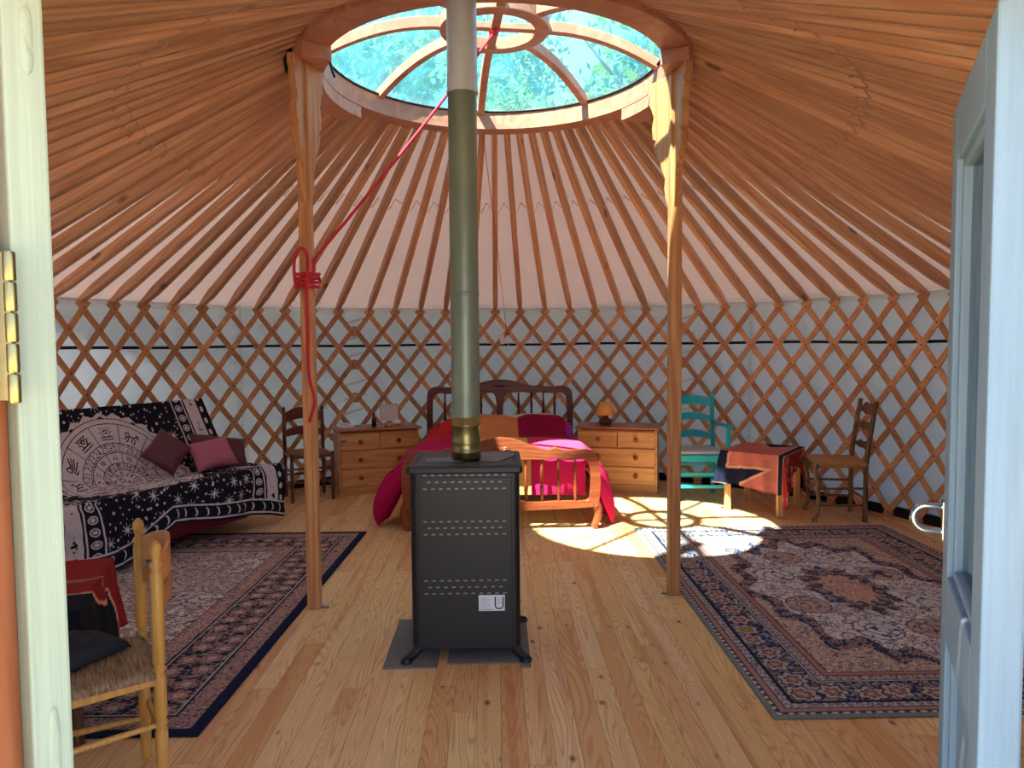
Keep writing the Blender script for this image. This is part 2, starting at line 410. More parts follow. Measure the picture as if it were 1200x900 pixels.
# black strap round the lattice
m = MB(); P = [[cyl(-2.85+5.7*i/200, 3.455, 1.388+.004*sin(i*.35)+dz) for dz in (-.012,.012)] for i in range(201)]
m.grid(P); s_ = m.build('strap', MT['strap'], solid=.004)
tag(s_, 'black webbing strap running round the wall behind the wooden lattice', 'strap')

# roof canvas
m = MB(); P = []
n = 160
for i in range(n+1):
    t = -pi+2*pi*i/n; row = []
    for j in range(17):
        r = 3.56-(3.56-1.06)*j/16
        z = roofz(r, t)+.060+.010*noise.noise(Vector((sin(t)*6, cos(t)*6, r*3)))
        row.append(cyl(t, r, z))
    P.append(row)
m.grid(P); tag(m.build('ceiling', MT['roofcloth'], solid=.006, recalc=False), kind='structure')

# lattice panels of the wall
def slat_mesh(name, t0, t1, z0, z1, r, w=.047, th_=.012, bolts=()):
    # angles relative to the object's own axis, straight in the unrolled wall
    m = MB(); u0_, u1_ = t0*3.42, t1*3.42
    L = sqrt((u1_-u0_)**2+(z1-z0)**2); du, dz = (u1_-u0_)/L, (z1-z0)/L
    k = max(2, int(L/.16)); P = []
    for i in range(k+1):
        uc, zc = u0_+(u1_-u0_)*i/k, z0+(z1-z0)*i/k; row = []
        for (a, b) in ((-.5,0),(.5,0),(.5,1),(-.5,1),(-.5,0)):
            uu_, zz_ = uc - dz*w*a, zc + du*w*a; R2 = r+th_*b
            row.append((R2*sin(uu_/3.42), R2*cos(uu_/3.42), zz_))
        P.append(row)
    m.grid(P, smooth=False)
    m.add([P[0][j] for j in range(4)], [(0,1,2,3)]); m.add([P[-1][j] for j in range(4)], [(3,2,1,0)])
    for (tb, zb) in bolts:
        c = Vector((r*sin(tb), r*cos(tb), zb)); n_ = Vector((sin(tb), cos(tb), 0)); a = Vector((cos(tb), -sin(tb), 0))
        m.add([c-n_*.003+(a*cos(q*pi/3)+Vector((0,0,1))*sin(q*pi/3))*.006 for q in range(6)]+[c+n_*.002+(a*cos(q*pi/3)+Vector((0,0,1))*sin(q*pi/3))*.007 for q in range(6)],
              [(5,4,3,2,1,0)]+[(q,(q+1)%6,6+(q+1)%6,6+q) for q in range(6)], 1)
    o = m.build(name, [MT['slat'], MT['bolt']], recalc=False); return o
D = .0765; ROW = .166; ZB = 1.695
full = {}
def panel(i0, i1, label, dr):
    tl, tr = th(i0)-.62*D, th(i1)+.62*D; mid = (tl+tr)/2
    e = empty('lattice_panel', cyl(mid, 3.42, 0), 0, label, 'wall lattice', 'folding lattice panels of the wall')
    base = Vector((0, CY, 0))-e.location
    def put(sgn, ti, ka, kb):
        # slat through head ti; k runs down the rows, overshoot .25 at the top
        if kb-ka < .6: return
        full_ = abs(ka+.3) < 1e-6 and abs(kb-10.18) < 1e-6
        key = (sgn, dr)
        if full_ and key in full: o = bpy.data.objects.new('slat', full[key]); COL.objects.link(o)
        else:
            f = lambda k: (sgn*k*D/2, ZB-k*ROW)
            bl = [f(k) for k in range(int(math.ceil(ka)), int(kb)+1)] if sgn < 0 else []
            (ta, za), (tb, zb) = f(ka), f(kb)
            o = slat_mesh('slat', ta, tb, za, zb, (3.400 if sgn < 0 else 3.413)+dr, bolts=bl)
            if full_: full[key] = o.data
        o.parent = e; o.location = base; o.rotation_euler = (0, 0, -ti)
    for sgn in (-1, 1):
        for i in range(i0-12, i1+13):
            ti = th(i0)+(i-i0)*D if i < i0 else (th(i1)+(i-i1)*D if i > i1 else th(i))
            ka, kb = -.3, 10.18
            # clip in angle: t = ti + sgn*k*D/2
            lo, hi = (tl-ti)/(sgn*D/2), (tr-ti)/(sgn*D/2)
            if lo > hi: lo, hi = hi, lo
            put(sgn, ti, max(ka, lo), min(kb, hi))
    return e
panel(-3, 9, 'orange wooden lattice panel of the wall behind the star throw sofa', 0)
panel(10, 22, 'orange wooden lattice panel of the wall behind the bed and dressers', .004)
panel(23, 35, 'orange wooden lattice panel of the wall behind the turquoise armchair', 0)
panel(-16, -4, 'orange wooden lattice panel of the wall between the sofa and the left door leaf', .004)
panel(36, 48, 'orange wooden lattice panel of the wall behind the right door leaf', .004)
# cord bindings where the panels meet
for k, (i, lab) in enumerate(((9.5, 'thin pale cords tying the lattice seam left of the bed'), (22.5, 'thin pale cords tying the lattice seam by the turquoise armchair'))):
    t = (th(int(i))+th(int(i)+1))/2; m = MB()
    for z in (1.62, 1.45, 1.28, 1.0, .86, .72, .5):
        for q in (0, .012):
            m.tube([cyl(t-.035, 3.396, z-.02+q), cyl(t-.01, 3.392, z+q), cyl(t+.03, 3.396, z+.035+q)], .0028, 5)
    tag(m.build('binding_cord', MT['cord']), lab, 'cord', 'cords tying the lattice seams')

# roof poles: one mesh, copied
m = MB(); LP = sqrt((3.46-1.10)**2*(1+SLOPE**2))
m.beam((0,0,0), (.22,0,0), .036, .036, w1=.050, h1=.072); m.beam((.22,0,0), (LP,0,0), .050, .074, w1=.042, h1=.074)
pole = m.build('roof_pole', MT['pole'], bevel=.006)
ORD = 'first second third fourth fifth sixth seventh eighth ninth tenth eleventh twelfth thirteenth fourteenth fifteenth sixteenth seventeenth eighteenth nineteenth twentieth twenty-first twenty-second twenty-third twenty-fourth twenty-fifth'.split()
first = True
for i in range(-26, 56):
    t = th(i)
    over = abs(abs(t)-pi) < .215
    o = pole if first else pole.copy()
    if not first: COL.objects.link(o)
    first = False
    p0 = Vector(cyl(t, 3.46, roofz(3.46, t)+.008)); p1 = Vector(cyl(t, 1.10, roofz(1.10)+.008))
    if over: p0 = Vector(cyl(t, 3.42, roofz(3.42, t)+.008))
    d = (p1-p0).normalized(); y = Vector((0,0,1)).cross(d).normalized(); z = d.cross(y)
    o.matrix_world = Matrix(((d.x,y.x,z.x,p0.x),(d.y,y.y,z.y,p0.y),(d.z,y.z,z.z,p0.z),(0,0,0,1)))
    if over: lab = ''
    elif i < 0: lab = 'orange roof pole crossing the left door leaf edge, %s one up from the lattice top' % ORD[-i-1]
    elif i < 14: lab = 'orange roof pole ending on the lattice, %s one left of the stovepipe' % ORD[13-i]
    elif i == 14: lab = 'orange roof pole ending on the lattice right behind the stovepipe'
    elif i <= 32: lab = 'orange roof pole ending on the lattice, %s one right of the stovepipe' % ORD[i-15]
    else: lab = 'orange roof pole crossing the right door leaf edge, %s one up from the lattice top' % ORD[i-33]
    if over: lab = 'orange roof pole resting on the door header, %s one counted from the left door leaf' % ORD[[-23,-24,-25,-26,55,54].index(i)]
    tag(o, lab, 'roof pole', 'roof poles fanning out from the crown')

# cord zigzag linking the poles
m = MB(); pts = []
for i in range(-22, 54):
    t = th(i)
    if abs(t) > 3.1: continue
    for s in (-.24, .24):
        r = 1.92+(.035 if s > 0 else -.03); pts.append(cyl(t+s*D, r, roofz(r, t)-.035))
    pts.append(cyl(t+.5*D, 1.90, roofz(1.9, t)+.012))
m.tube(pts, .0035, 5); tag(m.build('cord', MT['cord']), 'thin beige cord zigzagging from pole to pole round the roof', 'cord')

# ------------------------------------------------------------------ crown (skylight)
CX = .0; ZC = 2.913; RO, RI = 1.110, .965
crown = empty('skylight', (CX, CY, ZC), 0, 'round reddish wooden roof crown with blue plastic skylight panes', 'skylight')
def ring_mb(ri, ro, z0, z1, n=96, a0=0, a1=2*pi):
    m = MB(); P = []
    cl = abs(a1-a0-2*pi) < 1e-6
    for i in range(n if cl else n+1):
        a = a0+(a1-a0)*i/n; P.append([(r*sin(a), r*cos(a), z) for r, z in ((ri,z0),(ro,z0),(ro,z1),(ri,z1),(ri,z0))])
    m.grid(P, cu=cl, smooth=False)
    if not cl:
        m.add(P[0][:4], [(0,1,2,3)]); m.add(P[-1][:4], [(3,2,1,0)])
    return m
ring_mb(RI, RO, 0, .125).build('outer_ring', MT['crown'], crown, bevel=.005)
ZI = .268; RII, RIO = .235, .315
ring_mb(RII, RIO, ZI, ZI+.07, 48).build('inner_ring', MT['crown'], crown, bevel=.005)
OFF = -.105
# spokes arch from the outer ring up to the small ring
def spz(r): return ZI+.01-(ZI-.085)*((r-RIO)/(RI-RIO))**2
for k in range(8):
    a = OFF+k*pi/4; m = MB(); P = []
    for i in range(13):
        r = RIO-.02+(RI+.05-RIO+.02)*i/12; z = spz(max(r,RIO)); row = []
        for (w, h) in ((-.024,0),(.024,0),(.024,.06),(-.024,.06),(-.024,0)):
            row.append((r*sin(a)+w*cos(a), r*cos(a)-w*sin(a), z+h))
        P.append(row)
    m.grid(P, smooth=False); m.build('spoke', MT['crown'], crown, bevel=.003)
for k in range(2):
    a = OFF+k*pi/2; m = MB(); d = Vector((sin(a), cos(a), 0))
    m.beam(-d*RIO*.97+Vector((0,0,ZI+.02+.012*k)), d*RIO*.97+Vector((0,0,ZI+.02+.012*k)), .05, .035); m.build('cross_bar', MT['crown'], crown, bevel=.003)
for k in range(8):
    a0, a1 = OFF+k*pi/4, OFF+(k+1)*pi/4; m = MB(); P = []
    for i in range(13):
        a = a0+(a1-a0)*i/12
        P.append([((r)*sin(a), r*cos(a), spz(r)+.066) for r in [RIO-.0+(RI+.045-RIO)*j/8 for j in range(9)]])
    m.grid(P); m.build('skylight_pane', MT['skypane'], crown, recalc=False)
m = MB(); P = [[(r*sin(2*pi*i/32), r*cos(2*pi*i/32), ZI+.075) for r in (.001,.16,RIO)] for i in range(33)]
m.grid(P); m.build('top_pane', MT['skypane'], crown, recalc=False)
# black weather seal showing in bits round the rim
m = MB(); m.tube([((RI-.004)*sin(a), (RI-.004)*cos(a), .118) for a in [2*pi*i/64 for i in range(64)]], .007, 6, closed=True); m.build('rim_seal', MT['ink'], crown)
# stay bracket hanging at the left
m = MB(); q = Vector((-1.0,-.55,.06)).normalized()
m.beam((-.905,-.18,.16), (-.900,-.20,.03), .022, .008, side=(1,0,0)); m.tube([(-.900,-.20,.03), (-.885,-.21,-.03), (-.875,-.20,-.055)], .007, 8); m.build('window_stay', MT['blackstay'], crown)
m = MB(); m.tube([(-1.06,-.40,.02), (-1.085,-.41,-.04), (-1.08,-.40,-.09), (-1.05,-.39,-.125)], .012, 8); m.build('handle', MT['blackstay'], crown)

# crown posts with carved brackets and the arc blocks they hold up
def arc_block(label, a0, a1, grp):
    o = ring_mb(RI-.0, RO+.005, -.075, -.004, 14, a0, a1).build('arc_beam', MT['crown'], None, bevel=.004, loc=(CX, CY, ZC)); return tag(o, label, 'beam', grp)
arc_block('curved wooden block under the left side of the crown, on the left post', radians(-121), radians(-62), 'curved blocks under the crown')
arc_block('curved wooden block under the right side of the crown, on the right post', radians(58), radians(117), 'curved blocks under the crown')
def crown_post(x, y, a, label, side, ztop, lean=0):
    e = empty('crown_post', (x, y, 0), 0, label, 'post', 'posts holding up the crown')
    w = .066
    m = MB(); m.beam((0,0,0), (lean,0,ztop), w, w, side=(0,1,0)); m.build('shaft', MT['post'], e, bevel=.008)
    # tangent direction of the ring at this post
    tx, ty = cos(a), -sin(a)
    prof = [(0,0),(.0,-.72),(.022,-.66),(.03,-.60),(.026,-.545),(.045,-.50),(.060,-.44),(.088,-.40),(.098,-.35),(.085,-.325),(.105,-.31),(.112,-.25),(.100,-.19),(.112,-.15),(.13,-.11),(.122,-.07),(.14,-.05),(.14,0)]
    sg = 1 if x > 0 else -1
    for d, k in ((Vector((-.42*sg,.91,0)), 1.4 if x > 0 else .85), (Vector((.13*sg,-.99,0)), 1.1 if x > 0 else .9)):
        nrm = Vector((-d.y, d.x, 0))
        m = MB(); m.prism([(px*k, pz) for px, pz in prof], -.019, .019, lambda u, v, w2: Vector((lean*.98,0,ztop))+d*(u+w/2-.004)+Vector((0,0,v))+nrm*w2)
        m.build('carved_bracket', MT['post'], e, bevel=.004)
    m = MB(); m.box(*((.034,.075) if x < 0 else (-.065,-.034)),-.01,.012,0,.006); m.build('foot_plate', MT['zinc'], e)
    return e
crown_post(-.985, 3.86, radians(-115), 'honey coloured wooden post with the red rope, left of the heater', -1, ZC-.076)
crown_post(.968, 4.00, radians(108), 'wooden post with carved brackets at the rug edge, right of the bed', 1, ZC-.076)

# ------------------------------------------------------------------ door frame and leaves
m = MB()
m.box(-.80,-.634,.86,.965,-.12,1.865); m.box(.735,.88,.86,.965,-.12,1.865); m.box(-.80,.88,.86,.965,1.865,1.90); m.box(-.80,.88,.84,.98,-.12,-.0)
tag(m.build('trim_1', MT['jamb'], bevel=.008), kind='structure')
m = MB(); m.box(-.633,-.628,.90,.965,0,1.9); 
def leaf(name, hx, hy, dx, dy, L, mat, thick, z0=.04, z1=1.857):
    d = Vector((dx,dy,0)).normalized(); return d
# left leaf: seen only on its hinge edge
dl = Vector((-.74,.67,0)).normalized(); nl = Vector((-dl.y, dl.x, 0))   # nl points away from the doorway
eL = bpy.data.objects.new('door_1', None); COL.objects.link(eL); eL.location = (-.571,.965,0); eL['kind'] = 'structure'
eL.rotation_euler = (0,0,atan2(dl.y, dl.x))
m = MB(); m.box(0,.09,0,.047,.04,1.857); m.box(.46,.55,0,.047,.04,1.857); m.box(.09,.46,0,.047,.04,.2); m.box(.09,.46,0,.047,.8,.92); m.box(.09,.46,0,.047,1.76,1.857); m.box(.09,.46,.02,.035,.2,.8)
# filled mortises on the hinge edge
m.build('door_leaf', MT['paint_green'], eL, bevel=.004)
m = MB(); m.box(.09,.46,.024,.030,.92,1.76); m.build('glass_pane', MT['glass'], eL)
def lump(m, z0, z1, y):
    P = []
    for i in range(25):
        z = z0+(z1-z0)*i/24; w = .0075*sqrt(max(0,1-(2*i/24-1)**4)); row = []
        for j in range(7):
            q = j/6*2-1; row.append((-.0005-.004*max(0,1-q*q)*(.5+noise.noise(Vector((z*90, q*3, 1)))), y+q*w, z))
        P.append(row)
    m.grid(P)
m = MB(); lump(m, 1.74, 1.825, .020); lump(m, .76, .93, .022); m.build('mortise_filler', MT['paint_green'], eL)

dr_ = Vector((.250,.494,0)).normalized()
eR = bpy.data.objects.new('door_2', None); COL.objects.link(eR); eR.location = (.677,1.0,0); eR['kind'] = 'structure'
eR.rotation_euler = (0,0,atan2(dr_.y, dr_.x))
# local: x along the leaf, +y towards the doorway (left), thickness goes to -y
m = MB(); T = -.052; Lf = .554
m.box(0,.10,T,0,.04,1.857); m.box(Lf-.085,Lf,T,0,.04,1.857)
m.box(.10,Lf-.085,T,0,1.745,1.857); m.box(.10,Lf-.085,T,0,.80,.93); m.box(.10,Lf-.085,T,0,.04,.22)
m.box(.10,Lf-.085,T+.015,T+.03,.22,.80)
m.build('door_leaf', MT['paint_blue'], eR, bevel=.004)
m = MB()
for (x0,x1,z0,z1) in ((.10,.118,.93,1.745),(Lf-.103,Lf-.085,.93,1.745),(.118,Lf-.103,1.727,1.745),(.118,Lf-.103,.93,.948),(.10,.118,.22,.80),(Lf-.103,Lf-.085,.22,.80),(.118,Lf-.103,.22,.238),(.118,Lf-.103,.782,.80)):
    m.box(x0,x1,T+.012,-.010,z0,z1)
m.build('glazing_bead', MT['paint_blue'], eR, bevel=.005)
m = MB(); m.box(.11,Lf-.09,T+.022,T+.027,.935,1.74); m.build('glass_pane', MT['glass'], eR)
m = MB(); zc = 1.028
m.box(Lf+.0005,Lf+.006,-.042,-.008,zc-.046,zc+.046); m.box(Lf-.03,Lf+.004,-.0,.004,zc-.04,zc+.04)
hp = [(Lf+.004, -.02, zc+.027)]+[(Lf+.004, -.02, zc+.027)]
hb = m.build('handle_plate', MT['chrome'], eR, bevel=.001)
m = MB(); pts = [(Lf-.008, -.0, zc+.026), (Lf-.008, .030, zc+.026)]+[(Lf-.008, .030+.026*sin(a), zc+.026*cos(a)) for a in [pi*k/10 for k in range(1,10)]]+[(Lf-.008, .030, zc-.026), (Lf-.008, -.0, zc-.026)]
m.tube(pts, .0075, 12); m.build('handle', MT['chrome'], hb)

# hinge on the left jamb
m = MB()
for k in range(5):
    z0 = 1.332+k*.037; m.turned((-.5875,.903,z0), (-.5875,.903,z0+.035), [(0,.0062),(.06,.0070),(.94,.0070),(1,.0062)], 14)
m.box(-.634,-.590,.906,.909,1.335,1.515)
hg = m.build('hinge', MT['brass'], eL); hg.matrix_parent_inverse = Matrix.Identity(4)
# keep world coordinates although parented
hg.matrix_basis = (Matrix.Translation(eL.location) @ Matrix.Rotation(eL.rotation_euler.z, 4, 'Z')).inverted()

# ------------------------------------------------------------------ heater and flue
hx0, hx1, hy0 = -.387, .092, 3.17
e = empty('gas_heater', ((hx0+hx1)/2, hy0+.21, .008), 0, 'black metal cabinet heater with slotted panel and splayed feet', 'heater')
hw = (hx1-hx0)/2
def rrect(x0,x1,y0,y1,r,n=5):
    out = []
    for cx_, cy_, a in ((x1-r,y1-r,0),(x0+r,y1-r,pi/2),(x0+r,y0+r,pi),(x1-r,y0+r,3*pi/2)):
        out += [(cx_+r*cos(a+pi/2*k/n), cy_+r*sin(a+pi/2*k/n)) for k in range(n+1)]
    return out
m = MB(); m.prism(rrect(-hw,hw,-.21,.21,.028), .055, .829, lambda u,v,w: (u,v,w)); m.build('cabinet', MT['black'], e, bevel=.003)
m = MB(); m.box(-hw+.036,hw-.036,-.2125,-.20,.047,.81); m.build('rear_panel', MT['black'], e, bevel=.002)
# lid with a raised rim
m = MB(); m.prism(rrect(-hw-.012,hw+.012,-.224,.236,.015), .828, .858, lambda u,v,w: (u,v,w)); lid = m.build('lid', MT['black'], e, bevel=.006)
m = MB(); m.box(-hw+.0,hw-.0,-.205,.22,.8575,.8615); m.build('top_plate', MT['blacklid'], lid, bevel=.002)
m = MB()
for s in (-1,1):
    for k in range(9):
        x = s*(hw-.018); y = -.15+k*.038; m.box(x-.009,x+.009,y-.009,y+.009,.8612,.8622)
m.build('vent_holes', MT['ink'], lid)
def slot(x, z, w=.0085, h=.0032):
    global slot_me
    if slot_me is not None:
        o = bpy.data.objects.new('vent_slot', slot_me); COL.objects.link(o); o.parent = e; o.location = (x,0,z); return
    m = MB(); x0_, z0_ = x, z; x = z = 0
    m.prism([(x-w,z-h*.6),(x-w+h*.6,z-h),(x+w-h*.6,z-h),(x+w,z-h*.6),(x+w,z+h*.6),(x+w-h*.6,z+h),(x-w+h*.6,z+h),(x-w,z+h*.6)], -.2135, -.211, lambda u,v,w2: (u,w2,v)); o = m.build('vent_slot', MT['slot'], e, loc=(x0_,0,z0_)); slot_me = o.data
slot_me = None
for ys in ((559,567.3,575.2),(614.4,622,629.7),(685.5,693.3,701)):
    for r_, y_ in enumerate(ys):
        z = H-(y_-404)/F*hy0-.008; n = 11 if r_ != 1 else 10
        for k in range(n): slot(-.172+(k+(0 if r_ != 1 else .5))*.0344-.002, z)

m = MB(); m.box(.0+.0555,.0+.170,-.2145,-.2125,.218,.289); pl = m.build('rating_plate', MT['paper'], e, bevel=.002)
m = MB()
m.tube([(.128,-.2155,.281),(.128,-.2155,.240),(.132,-.2155,.232),(.139,-.2155,.229),(.151,-.2155,.229),(.158,-.2155,.232),(.162,-.2155,.240),(.162,-.2155,.281)], .0028, 6)
for k in range(8):
    m.box(.062,.062+(.045 if k % 3 else .03),-.2152,-.2146,.277-k*.0068,.2778-k*.0068)
m.box(.061,.118,-.2152,-.2146,.2225,.224)
for k in range(5): m.box(.136,.154,-.2152,-.2146,.277-k*.007,.2776-k*.007)
m.build('print', MT['ink'], pl)
for sx in (-1,1):
    for sy in (-1,1):
        m = MB(); P = []
        for t_ in [i/8 for i in range(9)]:
            x = sx*(hw-.040+.062*t_**1.3); y = sy*(.185+.045*t_**1.4); z = .06*(1-t_)**1.25+.004; w = .042-.004*t_
            P.append([(x-w/2,y,z+.012),(x-w/2+.006,y-sy*-.0,z+.018),(x+w/2-.006,y,z+.018),(x+w/2,y,z+.012),(x+w/2,y,z-.004),(x-w/2,y,z-.004),(x-w/2,y,z+.012)])
        m.grid(P, smooth=False); m.add(P[-1][:6], [(0,1,2,3,4,5)])
        x, y = sx*(hw+.022), sy*.232
        m.tube([(x,y,.0005),(x,y,.010),(x,y,.017)], [.026,.026,.020], 14)
        m.build('foot', MT['black'], e, bevel=.001)
# things lying on the heater
m = MB(); Mx = Matrix.Translation((-.245,3.33,0)) @ Matrix.Rotation(.12,4,'Z')
m.box(-.085,.075,-.05,.05,.8705,.8735,M=Mx); tag(m.build('leaflet', MT['grey']), 'flat silvery leaflet lying on the heater lid left of the flue', 'leaflet')
m = MB(); m.prism([(-.085,3.275),(.0,3.245),(.075,3.42),(.075,3.52),(-.11,3.53)], .8705, .8745, lambda u,v,w: (u,v,w)); tag(m.build('metal_sheet', MT['grey'], bevel=.001), 'dusty grey metal sheet lying on the heater lid right of the flue', 'sheet')
# flue
px, py = -.146, 3.345
e = empty('stove_flue', (px, py, .872), 0, 'tall steel stovepipe rising from the heater out through the crown', 'stovepipe')
zz = .0
m = MB(); rb = .0655
prof = [(0,.060),(.006,.0665),(.03,rb),(.035,rb+.004),(.041,rb+.004),(.046,rb),(.075,rb),(.079,rb+.0015),(.083,rb),(.150,rb),(.155,rb+.004),(.161,rb+.004),(.166,rb-.001),(.195,rb-.001),(.197,.060)]
m.tube([(0,0,z) for z,r in prof], [r for z,r in prof], 40); m.build('brass_collar', MT['brass'], e)
m = MB(); m.tube([(0,0,.19),(0,0,1.665)], [.0635,.0635], 40); m.tube([(-.0628,-.012,.20),(-.0628,-.012,1.66)], .0016, 6); m.build('lower_pipe', MT['pipe_low'], e)
m = MB(); m.tube([(0,0,.745),(0,0,.749),(0,0,.756),(0,0,.76)], [.0634,.066,.066,.0634], 40); m.build('joint_band', MT['pipe_low'], e)
m = MB(); m.tube([(0,0,1.645),(0,0,1.725)], [.0685,.0685], 40); m.tube([(0,0,1.722),(0,0,2.9)], [.0668,.0668], 40); m.tube([(0,0,1.640),(0,0,1.650)], [.0705,.0705], 40); m.build('upper_pipe', MT['pipe_top'], e)
# boards under the heater
def slab(label, x0,x1,y0,y1,z0,z1,rz=0):
    m = MB(); m.box(x0,x1,y0,y1,z0,z1); return tag(m.build('floor_slab', MT['slab'], bevel=.002), label, 'board', 'grey boards under the heater')
slab('grey fibre board under the left feet of the heater', -.508,-.272,3.10,3.66,.0005,.0075)
slab('wide grey fibre board under the right feet of the heater', -.232,.085,3.135,3.66,.0005,.0075)
slab('narrow grey fibre board at the right edge under the heater', .087,.133,3.09,3.66,.0005,.0075)

# ------------------------------------------------------------------ rugs (colour per vertex)
rng = np.random.RandomState(3)
def vnoise(u, v, s, seed):
    r = np.random.RandomState(seed).rand(256,256); x, y = u*s, v*s; xi, yi = np.floor(x).astype(int), np.floor(y).astype(int)
    fx, fy = x-xi, y-yi; fx = fx*fx*(3-2*fx); fy = fy*fy*(3-2*fy)
    g = lambda a, b: r[a & 255, b & 255]
    return (g(xi,yi)*(1-fx)+g(xi+1,yi)*fx)*(1-fy)+(g(xi,yi+1)*(1-fx)+g(xi+1,yi+1)*fx)*fy
def worley(u, v, s, seed, jit=.7):
    R = np.random.RandomState(seed); jx = R.rand(128,128); jy = R.rand(128,128); jr = R.rand(128,128)
    x, y = u*s, v*s; xi, yi = np.floor(x).astype(int), np.floor(y).astype(int)
    best = np.full(u.shape, 9.); bd = [np.zeros(u.shape) for _ in range(3)]
    for a in (-1,0,1):
        for b in (-1,0,1):
            cx_, cy_ = xi+a, yi+b; qx = cx_+.5+(jx[cx_ & 127, cy_ & 127]-.5)*jit; qy = cy_+.5+(jy[cx_ & 127, cy_ & 127]-.5)*jit
            d = np.hypot(x-qx, y-qy); k = d < best; best = np.where(k, d, best)
            bd[0] = np.where(k, x-qx, bd[0]); bd[1] = np.where(k, y-qy, bd[1]); bd[2] = np.where(k, jr[cx_ & 127, cy_ & 127], bd[2])
    return best, np.arctan2(bd[1], bd[0]), bd[2]
def C3(r,g,b): return np.array(lin(r,g,b)[:3])
def put(col, mask, c, a=1.0):
    if np.ndim(a) == 0: a = np.full(mask.shape, a)
    w = (mask*a)[..., None]; return col*(1-w)+c*w
def flowers(col, mask, u, v, s, seed, petal, heart, rim, leafc, jit=.5, size=.42):
    d, an, rn = worley(u, v, s, seed, jit)
    e_ = size*(1+.18*np.cos(6*an+rn*6))
    col = put(col, mask & (d < e_*1.15), rim); col = put(col, mask & (d < e_), petal)
    col = put(col, mask & (d < e_*.62), rim); col = put(col, mask & (d < e_*.5), heart)
    col = put(col, mask & (d < e_*.2), petal)
    vine = np.abs(vnoise(u, v, s*2.3, seed+5)-.5) < .035
    col = put(col, mask & vine & (d > e_*1.2), leafc)
    return col
def grid_obj(name, P, col, mat, solid=.008, parent=None):
    m_, n_ = P.shape[:2]; me = bpy.data.meshes.new(name)
    vi = np.arange(m_*n_).reshape(m_, n_)
    f = np.stack([vi[:-1,:-1], vi[1:,:-1], vi[1:,1:], vi[:-1,1:]], -1).reshape(-1,4)
    me.vertices.add(m_*n_); me.vertices.foreach_set('co', P.astype('f4').ravel())
    me.loops.add(f.size); me.loops.foreach_set('vertex_index', f.ravel().astype('i4'))
    me.polygons.add(len(f)); me.polygons.foreach_set('loop_start', np.arange(0, f.size, 4, dtype='i4')); me.polygons.foreach_set('loop_total', np.full(len(f), 4, dtype='i4'))
    me.polygons.foreach_set('use_smooth', np.ones(len(f), bool)); me.update(calc_edges=True)
    ca = me.color_attributes.new('col', 'FLOAT_COLOR', 'POINT'); rgba = np.ones((m_*n_, 4), 'f4'); rgba[:, :3] = np.clip(col.reshape(-1,3), 0, 1)
    ca.data.foreach_set('color', rgba.ravel()); me.materials.append(mat)
    o = bpy.data.objects.new(name, me); COL.objects.link(o)
    if parent: o.parent = parent
    if solid: k = o.modifiers.new('thickness', 'SOLIDIFY'); k.thickness = solid; k.offset = -1
    return o

